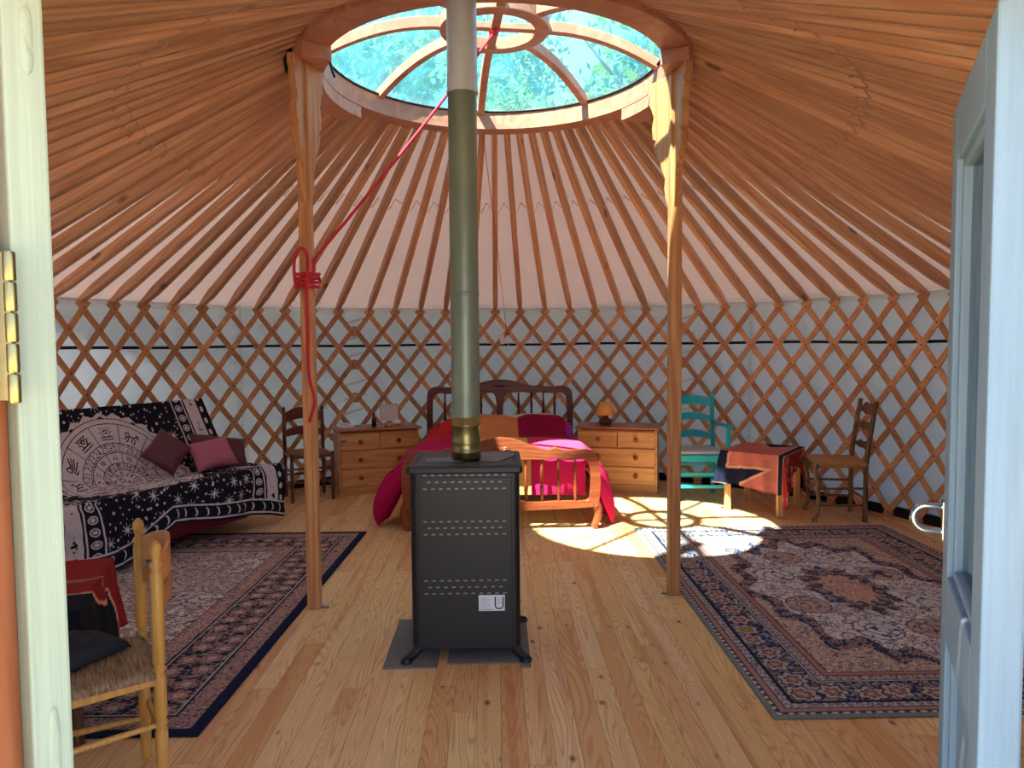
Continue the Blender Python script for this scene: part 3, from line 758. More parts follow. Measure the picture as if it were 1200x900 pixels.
def rug(name, x0, x1, y0, y1, left, label, skew=0):
    W, L = x1-x0, y1-y0; st = .0062
    nx, ny = int(W/st), int(L/st); u, v = np.meshgrid(np.linspace(0,W,nx), np.linspace(0,L,ny), indexing='ij')
    du = np.minimum(u, W-u); dv = np.minimum(v, L-v); d = np.minimum(du, dv)   # distance from the edge
    along = np.where(du < dv, v, u); across = d
    ivory, navy, black, rose, rust, tan = C3(206,196,190), C3(38,44,78), C3(28,30,46), C3(160,112,104), C3(170,104,84), C3(196,168,146)
    col = np.zeros(u.shape+(3,))+ivory
    n1 = vnoise(u, v, 60, 1); n2 = vnoise(u, v, 30, 2); n3 = vnoise(u, v, 3, 9)
    if left:
        col = put(col, d < 9, C3(212,202,196))
        fld = d > .50
        col = flowers(col, fld, u, v, 17, 11, C3(184,158,150), C3(222,210,200), C3(96,96,114), C3(84,86,106), .9, .34)
        col = put(col, fld & (np.abs(n1-.5) < .07), C3(70,70,92)); col = put(col, fld & (n2 > .80), C3(160,126,120)); col = put(col, fld & (n1 > .8), C3(226,214,204))
        col = put(col, fld & (n3 > .6), C3(160,116,108), .3)
        cd = np.hypot(np.minimum(u-.5, W-.5-u), np.minimum(v-.5, L-.5-v))
        band = (d > .40) & (d <= .50); col = put(col, band, C3(184,146,138)); col = flowers(col, band, along, across, 20, 5, C3(200,170,150), C3(120,70,66), C3(80,60,76), C3(80,64,80), .2, .36)
        mb_ = (d > .155) & (d <= .385); col = put(col, mb_, C3(30,32,50))
        col = put(col, mb_ & (np.abs(n1-.5) < .1), C3(150,128,124)); col = put(col, mb_ & (n2 > .72), C3(128,112,116))
        col = flowers(col, mb_, along, across-.155+.0, 8.6, 21, C3(176,132,120), C3(206,178,160), C3(52,48,66), C3(160,146,140), .25, .36)
        band = (d > .045) & (d <= .14); col = put(col, band, C3(172,134,126)); col = flowers(col, band, along, across-.045, 19, 8, C3(196,160,146), C3(90,60,70), C3(60,48,66), C3(70,56,72), .2, .34)
        for q in (.140,.150,.385,.395,.50): col = put(col, np.abs(d-q) < .0045, C3(34,34,56) if q in (.140,.395,.5) else C3(206,192,180))
        col = put(col, d <= .045, C3(18,26,58)); 
    else:
        un, vn = (u-W/2)/(W/2-.36), (v-L/2)/(L/2-.36)
        rad = np.hypot(un, vn); an = np.arctan2(vn, un)
        fld = d > .36
        scal = 1.0+.07*np.cos(16*an)+.05*np.cos(8*an)
        spand = fld & (rad > scal*.98)
        col = put(col, spand, C3(196,172,156)); col = flowers(col, spand, u, v, 15, 31, C3(190,150,134), C3(222,208,194), C3(104,104,126), C3(92,96,118), .8, .34)
        ringb = fld & (rad > scal*.84) & (rad <= scal*.98)
        col = put(col, ringb, C3(52,58,92)); col = flowers(col, ringb, u, v, 14, 33, C3(176,150,140), C3(150,96,84), C3(36,40,70), C3(150,144,152), .5, .36)
        inner = fld & (rad <= scal*.84)
        col = put(col, inner, C3(222,216,214)); col = flowers(col, inner, u, v, 12, 35, C3(200,186,180), C3(216,204,196), C3(104,108,132), C3(120,120,138), .9, .28)
        col = put(col, inner & (np.abs(n1-.5) < .05), C3(98,96,116))
        # large roundels
        for k in range(8):
            a = k*pi/4+.39; cu, cv = W/2+.60*(W/2-.36)*cos(a), L/2+.62*(L/2-.36)*sin(a); q = np.hypot(u-cu, (v-cv)*.9)
            mm = inner & (q < .115); col = put(col, mm & (q > .107), C3(74,78,108)); col = put(col, mm & (q <= .107), C3(212,208,210) if k % 2 else C3(190,162,146))
            col = put(col, mm & (q <= .107) & (np.abs(n2-.5) < .06), C3(70,74,104)); col = put(col, mm & (np.abs(q-.058) < .004), C3(96,98,122))
        s2 = .36+.04*np.cos(12*an); med = inner & (rad < s2)
        col = put(col, med, C3(64,68,98)); col = flowers(col, med, u, v, 16, 37, C3(180,160,146), C3(170,112,92), C3(40,44,74), C3(160,152,150), .7, .34)
        s3 = .22+.02*np.cos(12*an); med = inner & (rad < s3)
        col = put(col, med, C3(204,160,140)); col = flowers(col, med, u, v, 18, 39, C3(222,192,172), C3(176,116,98), C3(150,116,112), C3(110,100,110), .7, .34)
        col = put(col, fld & (n1 > .86), C3(60,64,92), .7)
        band = (d > .33) & (d <= .36); col = put(col, band, C3(174,122,112))
        band = (d > .285) & (d <= .33); col = put(col, band, C3(186,170,166)); col = flowers(col, band, along, across-.285, 22, 8, C3(120,110,126), C3(200,180,170), C3(84,84,108), C3(100,96,116), .1, .3)
        mb_ = (d > .115) & (d <= .275); col = put(col, mb_, C3(46,52,86)); col = put(col, mb_ & (np.abs(n1-.5) < .1), C3(150,146,156)); col = put(col, mb_ & (n2 > .78), C3(120,92,94))
        col = flowers(col, mb_, along, across-.115, 7.8, 23, C3(186,166,156), C3(160,108,94), C3(38,42,72), C3(160,156,160), .25, .40)
        dd, aa, rn = worley(along, across-.115, 7.8, 23, .25); col = put(col, mb_ & (dd < .3) & (rn > .8), C3(160,124,84), .7)
        band = (d > .07) & (d <= .108); col = put(col, band, C3(196,182,178)); col = flowers(col, band, along, across-.07, 26, 18, C3(120,110,126), C3(190,160,150), C3(94,92,114), C3(100,96,116), .1, .3)
        band = (d > .036) & (d <= .07); col = put(col, band, C3(170,128,120))
        for q in (.036,.07,.108,.115,.275,.285,.33,.36): col = put(col, np.abs(d-q) < .004, C3(34,34,56))
        band = (d > .024) & (d <= .036); col = put(col, band & (np.sin(along*150) > 0), C3(70,70,80))
        col = put(col, d <= .024, C3(128,134,132))
    col = col*(.88+.24*vnoise(u, v, 170, 4))[..., None]
    z = .0085+.0012*vnoise(u, v, 5, 12)
    P = np.stack([x0+u+skew*(L-v), y0+v, z], -1)
    return tag(grid_obj(name, P, col, MT['vrug'], .0075), label, 'rug', 'two patterned rugs')
rug('patterned_rug', -2.86, -.985, 2.575, 5.42, True, 'oriental rug with navy edge in front of the sofa, left of the heater', -.035)
rug('patterned_rug', 1.012, 2.90, 2.622, 5.42, False, 'oriental rug with central medallion and grey edge, right of the heater', 0)

# ------------------------------------------------------------------ bed
bed = empty('double_bed', (.02, 5.45, 0), 0, 'carved dark cherry double bed standing against the back wall', 'bed')
BX = .735
def mirror(half):   # half: points from outside (x<0) to centre; returns full line
    return half+[(-x, z) for x, z in reversed(half[:-1])]
# footboard: frame band, centre piece, legs
top = mirror(catmull([(-.735,.22),(-.745,.36),(-.735,.50),(-.700,.575),(-.640,.605),(-.52,.598),(-.46,.60),(-.405,.622),(-.34,.603),(-.22,.64),(-.11,.685),(0,.70)], 5))
inn = mirror(catmull([(-.66,.25),(-.668,.36),(-.66,.47),(-.64,.515),(-.60,.53),(-.52,.524),(-.46,.528),(-.405,.54),(-.34,.53),(-.22,.53),(-.11,.53),(0,.535)], 5))
m = MB(); m.strip(top, inn, -.025, .02)
low = mirror(catmull([(-.735,.22),(-.70,.175),(-.62,.165),(-.50,.160),(-.38,.155),(-.25,.150),(-.13,.140),(0,.130)], 5))
lowi = mirror(catmull([(-.66,.25),(-.65,.225),(-.60,.215),(-.50,.215),(-.38,.215),(-.25,.212),(-.13,.220),(0,.235)], 5))
m.strip(low, lowi, -.03, .02)
m.box(-.035,.035,-.02,.015,.22,.54)
foot_ = m.build('footboard', MT['bedwood'], bed, bevel=.008, seg=3)
for s in (-1,1):
    m = MB(); P = catmull([(s*.700,.21),(s*.722,.17),(s*.728,.11),(s*.712,.055),(s*.700,.03),(s*.705,.012)], 5)
    m.tube([(x,-.004,z) for x,z in P], [.036-.014*i/(len(P)-1) for i in range(len(P))], 12); m.tube([(s*.705,-.004,z) for z in (.0,.012,.035,.045)], [.016,.024,.024,.014], 12)
    m.build('leg', MT['bedwood'], bed)
    m = MB(); m.tube([(s*.716,-.04,.185),(s*.70,-.042,.175),(s*.685,-.04,.18)], .008, 6); m.build('scroll', MT['bedwood'], bed)
def spindle_mb(x, z0, z1, y=0):
    m = MB(); pr = [(0,.008),(.06,.010),(.2,.013),(.32,.018),(.40,.010),(.42,.013),(.44,.009),(.47,.015),(.50,.008),(.53,.015),(.56,.009),(.58,.013),(.60,.010),(.68,.015),(.8,.010),(.94,.008),(.97,.012),(1,.004)]
    m.turned((x,y,z0), (x,y,z1), pr, 10); return m
for s in (-1,1):
    for x in (.165,.305,.430,.555):
        if x == .165: x = .185
        spindle_mb(s*x, .215, .535, -.002).build('spindle', MT['bedwood'], foot_)
def carving(m, y, zc, k=1):
    for a in (-75,-50,-25,0,25,50,75):
        a = radians(a); L = (.075 if abs(a) > .8 else .05)*k
        m.tube([(0,y,zc), (sin(a)*L*.5,y-.003,zc+cos(a)*L*.35+.006), (sin(a)*L,y,zc+cos(a)*L*.5)], [.003,.008*k,.002], 6)
m = MB(); carving(m, -.028, .60); m.build('carving', MT['bedwood'], foot_)
# headboard
hy = 1.97
top = mirror(catmull([(-.735,.30),(-.74,.6),(-.735,.86),(-.71,.935),(-.64,.965),(-.52,.958),(-.46,.962),(-.40,.975),(-.34,.968),(-.22,.995),(-.11,1.025),(0,1.035)], 5))
inn = mirror(catmull([(-.675,.30),(-.68,.6),(-.675,.83),(-.655,.88),(-.61,.90),(-.52,.893),(-.46,.895),(-.40,.90),(-.34,.895),(-.22,.905),(-.11,.90),(0,.895)], 5))
m = MB(); m.strip(top, inn, hy-.02, hy+.02)
m.strip([(-.70,.52),(-.3,.52),(0,.50),(.3,.52),(.70,.52)], [(-.70,.44),(-.3,.44),(0,.44),(.3,.44),(.70,.44)], hy-.018, hy+.016)
m.box(-.70,.70,hy-.01,hy+.01,.2,.45)
m.prism([(-.03,.50),(.03,.50),(.032,.78),(.045,.86),(.08,.92),(-.08,.92),(-.045,.86),(-.032,.78)], hy-.018, hy+.018, lambda u,v,w: (u,w,v))
hd = m.build('headboard', MT['headwood'], bed, bevel=.008, seg=3)
for s in (-1,1):
    m = MB(); m.beam((s*.70,hy,0), (s*.70,hy,.34), .06, .045, side=(0,1,0)); m.build('leg', MT['headwood'], bed, bevel=.006)
for s in (-1,1):
    for x in (.19,.32,.44,.555): spindle_mb(s*x, .51, .90, hy).build('spindle', MT['headwood'], hd)
m = MB(); carving(m, hy-.022, .955); m.build('carving', MT['headwood'], hd)
for s in (-1,1):
    m = MB(); m.box(s*.70-.012,s*.70+.012,.02,hy-.02,.20,.34); m.build('side_rail', MT['bedwood'], bed, bevel=.004)
m = MB(); m.prism(rrect(-.62,.62,.11,hy-.04,.06), .27, .47, lambda u,v,w: (u,v,w)); m.build('mattress', MT['whitecloth'], bed, bevel=.03, seg=3)
# pillows (white edge shows above the duvet)
def pillow_mesh(m, w, h, t, n=20, seed=0, exp=4, wr=.1):
    for s in (-1,1):
        P = []
        for i in range(n+1):
            row = []
            for j in range(n+1):
                a, b = 2*i/n-1, 2*j/n-1
                pin = 1-.10*(1-abs(a)**2)*abs(b)**4; pin2 = 1-.10*(1-abs(b)**2)*abs(a)**4
                q = max(0,(1-abs(a)**exp))*max(0,(1-abs(b)**exp))
                z = s*t*.5*q**.55*(1+wr*noise.noise(Vector((a*2.5+seed, b*2.5, s))))
                row.append((a*w/2*pin2, b*h/2*pin, z))
            P.append(row)
        m.grid(P)
    return m
for s, lab in ((-1,'white pillow peeking out above the orange part of the duvet'),(1,'white pillow peeking out above the crimson part of the duvet')):
    m = pillow_mesh(MB(), .54, .42, .20, seed=s)
    tag(m.build('pillow', MT['whitecloth'], None, loc=(.06+s*.30, 7.20, .560), rot=(radians(24),0,0)), lab, 'pillow', 'white pillows on the bed')
# duvet
na, nv = 200, 260
ts = np.linspace(-1,1,na); vs_ = np.linspace(0,1,nv)
P = np.zeros((na,nv,3)); Cc = np.zeros((na,nv,3))
Lfoot, Lbed = .30, 1.78
for j, v in enumerate(vs_):
    s = v*(Lfoot+Lbed)
    if s < Lfoot: y = 5.515+.004*sin(s*20); zt = .245+(s); onfoot = True
    else: y = 5.515+(s-Lfoot); zt = .555; onfoot = False
    yb = (s-Lfoot)/Lbed
    for i, t in enumerate(ts):
        rd = .68 if not onfoot else .62
        side = 1 if t > 0 else -1
        drop_full = (.52 if side > 0 else .50)*(1-.55*smoothstep(.12,.5,yb))
        a = abs(t)*(.68+.50)      # arc length from the middle
        w1 = noise.noise(Vector((t*5, s*4, 2)))*.5+noise.noise(Vector((t*13, s*9, 5)))*.3
        if onfoot:
            x = side*min(a, .63); z = zt - .0*a; yy = y-.012*w1-.006*sin(x*26)*(1-s/Lfoot)
            z = min(z, .545)
            if a > .60: z = zt
            k = smoothstep(Lfoot-.05, Lfoot, s)
        else:
            bump = smoothstep(.68,.84,yb)*.15*(1-.5*smoothstep(.93,1,yb))*(1-.5*smoothstep(.55,.72,a))*(1-.22*math.exp(-((side*a-.14)/.07)**2))
            if side < 0: bump *= 1-.45*smoothstep(.40,.62,a)
            mid = .03*math.exp(-((yb-.38)/.2)**2)
            ztop = .55-.02*smoothstep(.06,0,yb)+bump+mid+.012*w1
            if a <= .66: x = side*a; z = ztop-.02*(a/.66)**6
            else:
                q = (a-.66)/.52; dr = drop_full*q
                lobe = (.20 if side < 0 else .09)*smoothstep(.5,.02,yb)
                x = side*(.68+(.10-.075*smoothstep(.45,.7,yb))*min(1,q*4)+lobe*sin(q*pi*.72)+.02*w1*q); z = ztop-.02-dr*1.02-.02*(1-(1-q)**2)
                z = max(z, .015)
            yy = y+.01*w1
            if yb < .06 and a > .66: yy = y+.05
        P[i,j] = (.02+x, yy, z)
        xx = side*a
        # patches
        head = yb > .50+.02*sin(xx*6)
        if head:
            if xx < -.24: c = C3(214,46,60)
            elif xx < .17: c = C3(232,150,92)
            elif xx < .62: c = C3(158,12,66)
            else: c = C3(196,30,120) if yb > .8 else C3(168,60,168)
        else:
            if xx < -.28: c = C3(204,20,92)
            elif xx < .22: c = C3(238,190,110)
            else: c = C3(230,36,104) if (onfoot or yb < .04 or a > .7) else C3(234,70,112)  # upper face of the pink patch paler, sunlight put into its colour
        if head and yb < .56 and -.24 < xx < .17: c = C3(236,150,70)
        Cc[i,j] = c*(.96+.08*w1)
o = grid_obj('duvet', P, Cc, MT['vcol'], .012); tag(o, 'patchwork duvet of red, orange, crimson and pink patches spread on the bed', 'duvet')

# ------------------------------------------------------------------ dressers
def dresser(x, y, ang, w, label):
    e = empty('dresser', (x, y, 0), ang, label, 'chest of drawers', 'two pine chests of drawers')
    d, h = .38, .595
    m = MB(); m.box(-w/2,-w/2+.02,0,d,0,h); m.box(w/2-.02,w/2,0,d,0,h); m.box(-w/2+.02,w/2-.02,d-.012,d,.02,h); m.box(-w/2+.02,w/2-.02,.012,d-.012,.0,.075)
    for z in (.075,.245,.42,.575): m.box(-w/2+.02,w/2-.02,.018,d-.012,z-.008,z+.008)
    m.build('carcass', MT['pine'], e, bevel=.003)
    m = MB(); m.box(-w/2-.022,w/2+.022,-.028,d+.01,h,h+.02); m.build('top', MT['pine_dark'], e, bevel=.007, seg=3)
    rows = [(.083,.240,1),(.250,.412,1),(.426,.570,2)]
    for z0, z1, n in rows:
        for k in range(n):
            iw = w-.044; x0 = -iw/2+k*iw/n+(.003 if k else 0); x1 = -iw/2+(k+1)*iw/n-(.003 if k < n-1 else 0)
            m = MB(); m.box(x0,x1,0,.018,z0,z1); dr = m.build('drawer', MT['pine'], e, bevel=.003)
            ks = [(x0+x1)/2] if n == 2 else [-iw/4, iw/4]
            for kx in ks:
                m = MB(); zc = (z0+z1)/2
                m.tube([(kx,0,zc),(kx,-.010,zc),(kx,-.018,zc),(kx,-.026,zc),(kx,-.030,zc)], [.011,.010,.022,.021,.008], 16); m.build('knob', MT['knob'], dr)
    return e
a1_ = radians(19.6); w_ = .756
c1, s1 = cos(a1_), sin(a1_)
D1 = (-1.466+c1*w_/2, 6.728+s1*w_/2); dresser(D1[0], D1[1], a1_, w_, 'knotty pine chest of drawers left of the bed, under the square lamp')
a2_ = radians(-15); w2_ = .735; c2, s2 = cos(a2_), sin(a2_)
D2 = (1.46-c2*w2_/2, 6.671-s2*w2_/2); dresser(D2[0], D2[1], a2_, w2_, 'knotty pine chest of drawers right of the bed, under the yellow lamp')
TOPZ = .6155
def on1(u, v): return (D1[0]+u*c1-v*s1, D1[1]+u*s1+v*c1, TOPZ)
def on2(u, v): return (D2[0]+u*c2-v*s2, D2[1]+u*s2+v*c2, TOPZ)
e = empty('table_lamp', on1(.13,.20), a1_-.15, 'small lamp with square cream shade on the left chest of drawers', 'lamp', 'lamps beside the bed')
m = MB(); m.box(-.05,.05,-.035,.035,0,.022); m.build('base', MT['tablewood'], e, bevel=.003)
m = MB(); m.tube([(0,0,.02),(0,0,.06)], .006, 8); m.build('stem', MT['zinc'], e)
m = MB(); P = []
for (a, b) in ((.078,.05),(.084,.19)): pass
q0, q1 = .084, .080
vsx = [(-q0,-q0,.055),(q0,-q0,.055),(q0,q0,.055),(-q0,q0,.055),(-q1,-q1,.205),(q1,-q1,.205),(q1,q1,.205),(-q1,q1,.205)]
m.add(vsx, [(0,1,5,4),(1,2,6,5),(2,3,7,6),(3,0,4,7)]); m.build('lamp_shade', MT['cream'], e, solid=.003)
m = MB(); m.turned((0,0,0), (0,0,.13), [(0,.020),(.03,.023),(.5,.023),(.62,.018),(.7,.008),(.9,.008),(.92,.010),(1,.010)], 14)
tag(m.build('bottle', MT['bottle'], None, loc=on1(-.02,.17)), 'small black bottle beside the square lamp', 'bottle')
m = MB()
for k, (dx, dy, rz) in enumerate(((0,0,.3),(.01,.015,.5),(-.01,.01,.1))):
    Mx = Matrix.Translation((dx,dy,0)) @ Matrix.Rotation(rz,4,'Z'); m.box(-.07,.07,-.05,.05,.002+k*.008,.009+k*.008,M=Mx)
m.box(-.05,.03,-.03,.03,.026,.044,M=Matrix.Rotation(.6,4,'Z'))
tag(m.build('papers', MT['paper'], None, bevel=.002, loc=on1(-.29,.17)), 'white folded papers at the left end of the left chest of drawers', 'papers')
m = MB(); m.tube([on1(.19,.24)[:2]+(TOPZ+.004,), on1(.24,.30)[:2]+(TOPZ+.004,), on1(.30,.27)[:2]+(TOPZ+.004,), on1(.34,.33)[:2]+(TOPZ+.004,)], .0035, 6)
tag(m.build('cable', MT['paper']), 'white lamp cable on the left chest of drawers', 'cable')
e = empty('table_lamp', on2(-.13,.19), 0, 'small lamp with yellow cone shade and brown base on the right chest of drawers', 'lamp', 'lamps beside the bed')
m = MB(); m.turned((0,0,0), (0,0,.10), [(0,.045),(.08,.055),(.25,.064),(.42,.062),(.55,.048),(.62,.028),(.66,.030),(.9,.030),(.94,.014),(1,.012)], 24); m.build('base', MT['ceramic'], e)
m = MB(); m.tube([(0,0,.09),(0,0,.13)], .006, 8); m.build('stem', MT['brass'], e)
m = MB(); P = [[(r*cos(2*pi*k/40), r*sin(2*pi*k/40), z) for r, z in ((.100,.095),(.050,.215))] for k in range(40)]
m.grid(P, cu=True); m.build('lamp_shade', MT['yellowshade'], e, solid=.003)

# ------------------------------------------------------------------ sofa, throw, cushions
SA = radians(63.2); SX, SY = cos(SA), sin(SA); SL = 1.80
C0 = Vector((-1.73, 5.77, 0)); SO = C0-Vector((SX,SY,0))*SL/2
def sw(s, yl, z):   # s from the end by the brown chair, yl depth, z up
    return (C0.x-SX*s-SY*yl, C0.y-SY*s+SX*yl, z)
e = empty('sofa_bed', SO, SA, 'wine red sofa bed under the black star throw, along the left wall', 'sofa')
m = MB(); m.prism(rrect(-SL/2+.10,SL/2-.10,.20,.74,.05), .045, .23, lambda u,v,w: (u,v,w)); m.build('base', MT['red'], e, bevel=.02, seg=3)
m = MB(); m.prism(rrect(-SL/2+.03,SL/2-.03,.03,.70,.06), .24, .415, lambda u,v,w: (u,v,w)); m.build('seat', MT['red'], e, bevel=.04, seg=4)
m = MB(); Mx = Matrix.Translation((0,.635,.40)) @ Matrix.Rotation(radians(-26),4,'X'); m.box(-SL/2+.03,SL/2-.03,0,.05,0,.55,M=Mx); m.build('backrest', MT['red'], e, bevel=.02, seg=3)

SEAM = .57; Lb, Ls = .545, .60
def hemz(s):
    xs = [-.1,0,.15,.3,.62,.85,1.0,1.15,1.3,1.5,2.0]; zs = [.05,.055,.10,.13,.16,.20,.22,.14,.06,.03,.02]
    return float(np.interp(s, xs, zs))
def throw_pt(s, v):
    # v=0 at the top of the back, grows down; negative hangs behind
    f1 = noise.noise(Vector((s*3, v*3, 1))); f2 = noise.noise(Vector((s*9+v*3, v*10, 4))); f3 = noise.noise(Vector((s*22, v*22, 7)))
    if v < 0: yl, z = .915-.02*f1, .93+v*.9; nx, nz = 1, .2
    elif v < .05:
        q = v/.05; yl = .915-.06*q; z = .93+.028*sin(q*pi*.5); nx, nz = 0, 1
    elif v < Lb:
        q = (v-.05)/(Lb-.05); yl = .855-.275*q; z = .958-.50*q-.0; nx, nz = -.85, .5
    elif v < Lb+Ls:
        q = (v-Lb)/Ls; yl = .58-.57*q; z = .458+.0*q-.03*smoothstep(0,.25,q)*(1-smoothstep(.5,1,q))+.004; nx, nz = -.1, 1
        z += .02*math.exp(-((q)/.07)**2)
    else:
        q = v-Lb-Ls; yl = .010-.018*min(1,q/.04)-.03*sin(min(1,q/.4)*pi*.5); z = .458-q*1.0; nx, nz = -1, .1
    amp = .010 if v < Lb*.9 else (.022 if v < Lb+Ls else .016)
    dd = amp*(.8*f1+.7*f2+.35*f3)
    if v >= Lb+Ls: dd += .018*sin(s*14+2*f1)*min(1,(v-Lb-Ls)/.25)
    elif v > Lb*.8: dd = abs(dd)+.002
    else: dd = abs(dd)*.7+.001
    return yl+nx*dd, z+nz*dd
ns, nvv = 500, 450
S = np.linspace(-.03, SL+.02, ns); P = np.zeros((ns,nvv,3)); U = np.zeros((ns,nvv)); V = np.zeros((ns,nvv))
for i, s in enumerate(S):
    vend = Lb+Ls+.458-hemz(s); nb = Lb+Ls
    # the rows above the seat edge stay level; only the hanging part stretches
    vs1 = np.concatenate([np.linspace(-.10, nb, 350), np.linspace(nb, vend, nvv-349)[1:]])
    for j, v in enumerate(vs1):
        yl, z = throw_pt(s, v); z = max(z, .012)
        sx = s
        if v > nb: sx = s+.012*sin(v*9+s*3)
        if v < Lb: sx = s+(.055*smoothstep(.25,0,s))*(1-v/Lb)*0
        P[i,j] = sw(sx, yl, z); U[i,j] = s; V[i,j] = v
# pattern
dark, lite = C3(24,26,38), C3(214,204,208)
Ct = np.zeros((ns,nvv,3))+dark
def stamp_star(u0, v0, r, n=8, w=.17):
    global Ct
    mk = (np.abs(U-u0) < r) & (np.abs(V-v0) < r); x = U[mk]-u0; y = V[mk]-v0; d = np.hypot(x,y)/r; a = np.arctan2(y,x)
    k = np.abs(((a*n/(2*pi)) % 1)-.5)*2   # 1 on rays
    on = (d < .30) | ((k > 1-w*(1-d)*1.9-.12*(1-d)) & (d < 1))
    q = Ct[mk]; q[on] = lite; Ct[mk] = q
def stamp_dot(u0, v0, r):
    mk = (U-u0)**2+(V-v0)**2 < r*r; Ct[mk] = lite
rs = random.Random(5)
placed = []
for _ in range(900):
    u0, v0 = rs.uniform(0,SL), rs.uniform(-.05,1.6)
    if all((u0-a)**2+(v0-b)**2 > .118**2 for a, b in placed): placed.append((u0,v0)); 
for u0, v0 in placed:
    if rs.random() < .8: stamp_star(u0, v0, .046, 8, .24)
    else: stamp_dot(u0, v0, .010)
dots = []
for _ in range(5000):
    u0, v0 = rs.uniform(0,SL), rs.uniform(-.05,1.6)
    if all((u0-a)**2+(v0-b)**2 > .058**2 for a, b in placed) and all((u0-a)**2+(v0-b)**2 > .042**2 for a, b in dots[-400:]): dots.append((u0,v0)); stamp_dot(u0, v0, rs.choice((.0055,.0065,.009)))
# zodiac wheel
uc, vc, RC = .915, .60, .485
X_, Y_ = -(U-uc), -(V-vc)       # x to the viewer's right is smaller s; y up
X_ = -(U-uc)*1.0; X_ = (uc-U); rr_ = np.hypot(X_, Y_); aa_ = np.arctan2(X_, Y_)  # angle clockwise from the top
Ct[rr_ < RC*(1+.06*np.abs(((aa_*28/pi) % 2)-1))] = lite
def ringline(r, w=.0035):
    Ct[np.abs(rr_-r) < w] = dark*1.0+.02
for r in (.47,.435,.30,.235,.165,.12,.075): ringline(r, .003)
Ct[(np.abs(((aa_*12/pi) % 2)-1) > .88) & (np.abs(rr_-RC*.985) < .006)] = dark
def spoke(r0_, r1_, n, off=0, w=.0035):
    for k in range(n):
        a = 2*pi*(k+off)/n; dist = np.abs(X_*cos(a)-Y_*sin(a)); al = X_*sin(a)+Y_*cos(a)
        Ct[(dist < w) & (al > r0_) & (al < r1_)] = dark
spoke(.30,.43,12,.5,.0028); spoke(.12,.235,12,.5,.0028)
FONT = {'0':'01110 10001 10001 10001 10001 10001 01110','1':'00100 01100 00100 00100 00100 00100 01110','2':'01110 10001 00001 00110 01000 10000 11111','3':'11110 00001 00001 01110 00001 00001 11110','4':'00010 00110 01010 10010 11111 00010 00010','5':'11111 10000 11110 00001 00001 10001 01110','6':'01110 10000 11110 10001 10001 10001 01110','7':'11111 00001 00010 00100 01000 01000 01000','8':'01110 10001 10001 01110 10001 10001 01110','9':'01110 10001 10001 01111 00001 00001 01110'}
def glyph(bits, a, r, h, w, dx=0):
    # upright outward on the wheel at angle a
    lx = X_*cos(a)-Y_*sin(a)-dx; ly = X_*sin(a)+Y_*cos(a)-r; rows = bits.split(); n_ = len(rows); k_ = len(rows[0])
    mk = (np.abs(lx) < w/2) & (np.abs(ly) < h/2)
    ix = np.clip(((lx[mk]/w+.5)*k_).astype(int), 0, k_-1); iy = np.clip(((.5-ly[mk]/h)*n_).astype(int), 0, n_-1)
    G = np.array([[c == '1' for c in r_] for r_ in rows]); on = G[iy, ix]; q = Ct[mk]; q[on] = dark; Ct[mk] = q
for k, nn in enumerate(range(15,34)):
    num = nn if nn <= 30 else nn-30
    a = radians((nn-26)*13.6+2); t_ = str(num)
    if len(t_) == 2: glyph(FONT[t_[0]], a, .268, .050, .023, -.0145); glyph(FONT[t_[1]], a, .268, .050, .023, .0145)
    else: glyph(FONT[t_[0]], a, .267, .042, .020)
SIGNS = ['00111100 01000010 01000010 00100100 11100111 00000000 11111111','11101110 10101010 10101010 10101010 10101011 10101001 00001110','10000001 11000011 01111110 00011000 01111110 11000011 10000001','00001111 00000011 00000101 01001001 00110000 00110000 01001000','01100110 10011001 00010000 00010000 00010000 00010000 00010000','11101000 10101110 10101010 10101010 10111010 10001010 00000100']
for k in range(12):
    a = 2*pi*k/12; glyph(SIGNS[k % 6 if k else 0], a, .200, .034, .038); glyph(SIGNS[(k+2) % 6], a, .097, .022, .022)
def strokes(lines, a, r, sc, w=.004):
    lx = X_*cos(a)-Y_*sin(a); ly = X_*sin(a)+Y_*cos(a)-r
    for pl_ in lines:
        for (x0,y0),(x1,y1) in zip(pl_, pl_[1:]):
            x0,y0,x1,y1 = x0*sc,y0*sc,x1*sc,y1*sc; dx,dy = x1-x0,y1-y0; L2 = dx*dx+dy*dy+1e-9
            t_ = np.clip(((lx-x0)*dx+(ly-y0)*dy)/L2, 0, 1); Ct[np.hypot(lx-x0-t_*dx, ly-y0-t_*dy) < w] = dark
beast = [[(-1,-.6),(-.7,-.1),(-.3,.1),(.4,.1),(.7,.5),(1,.6)],[(-.7,-.1),(-1,.4),(-.6,.6),(-.4,.2)],[(.4,.1),(.6,-.6),(.4,-.9)],[(.1,.05),(.1,-.7)],[(-.4,0),(-.5,-.7),(-.7,-.9)],[(.7,.5),(.9,.1),(1.1,.3)]]
crab = [[(-.8,.5),(-.5,.8),(-.2,.4),(-.5,0),(-.9,.1),(-.8,.5)],[(-.3,.2),(.3,.5),(.9,.9)],[(-.3,.0),(.4,.2),(1,.5)],[(-.3,-.2),(.4,-.1),(1,.1)],[(-.4,-.4),(.3,-.5),(.9,-.4)],[(-.6,-.2),(-.8,-.7),(-.3,-.8)]]
scal = [[(-.9,-.8),(.9,-.8)],[(-.9,-.4),(.9,-.4)],[(-.9,.8),(.9,.8)],[(-.3,-.4),(-.6,.1),(-.9,.3)],[(.3,-.4),(.6,.1),(.9,.3)],[(-.3,.3),(0,.0),(.3,.3),(0,.6),(-.3,.3)],[(-.7,.5),(.7,.5)]]
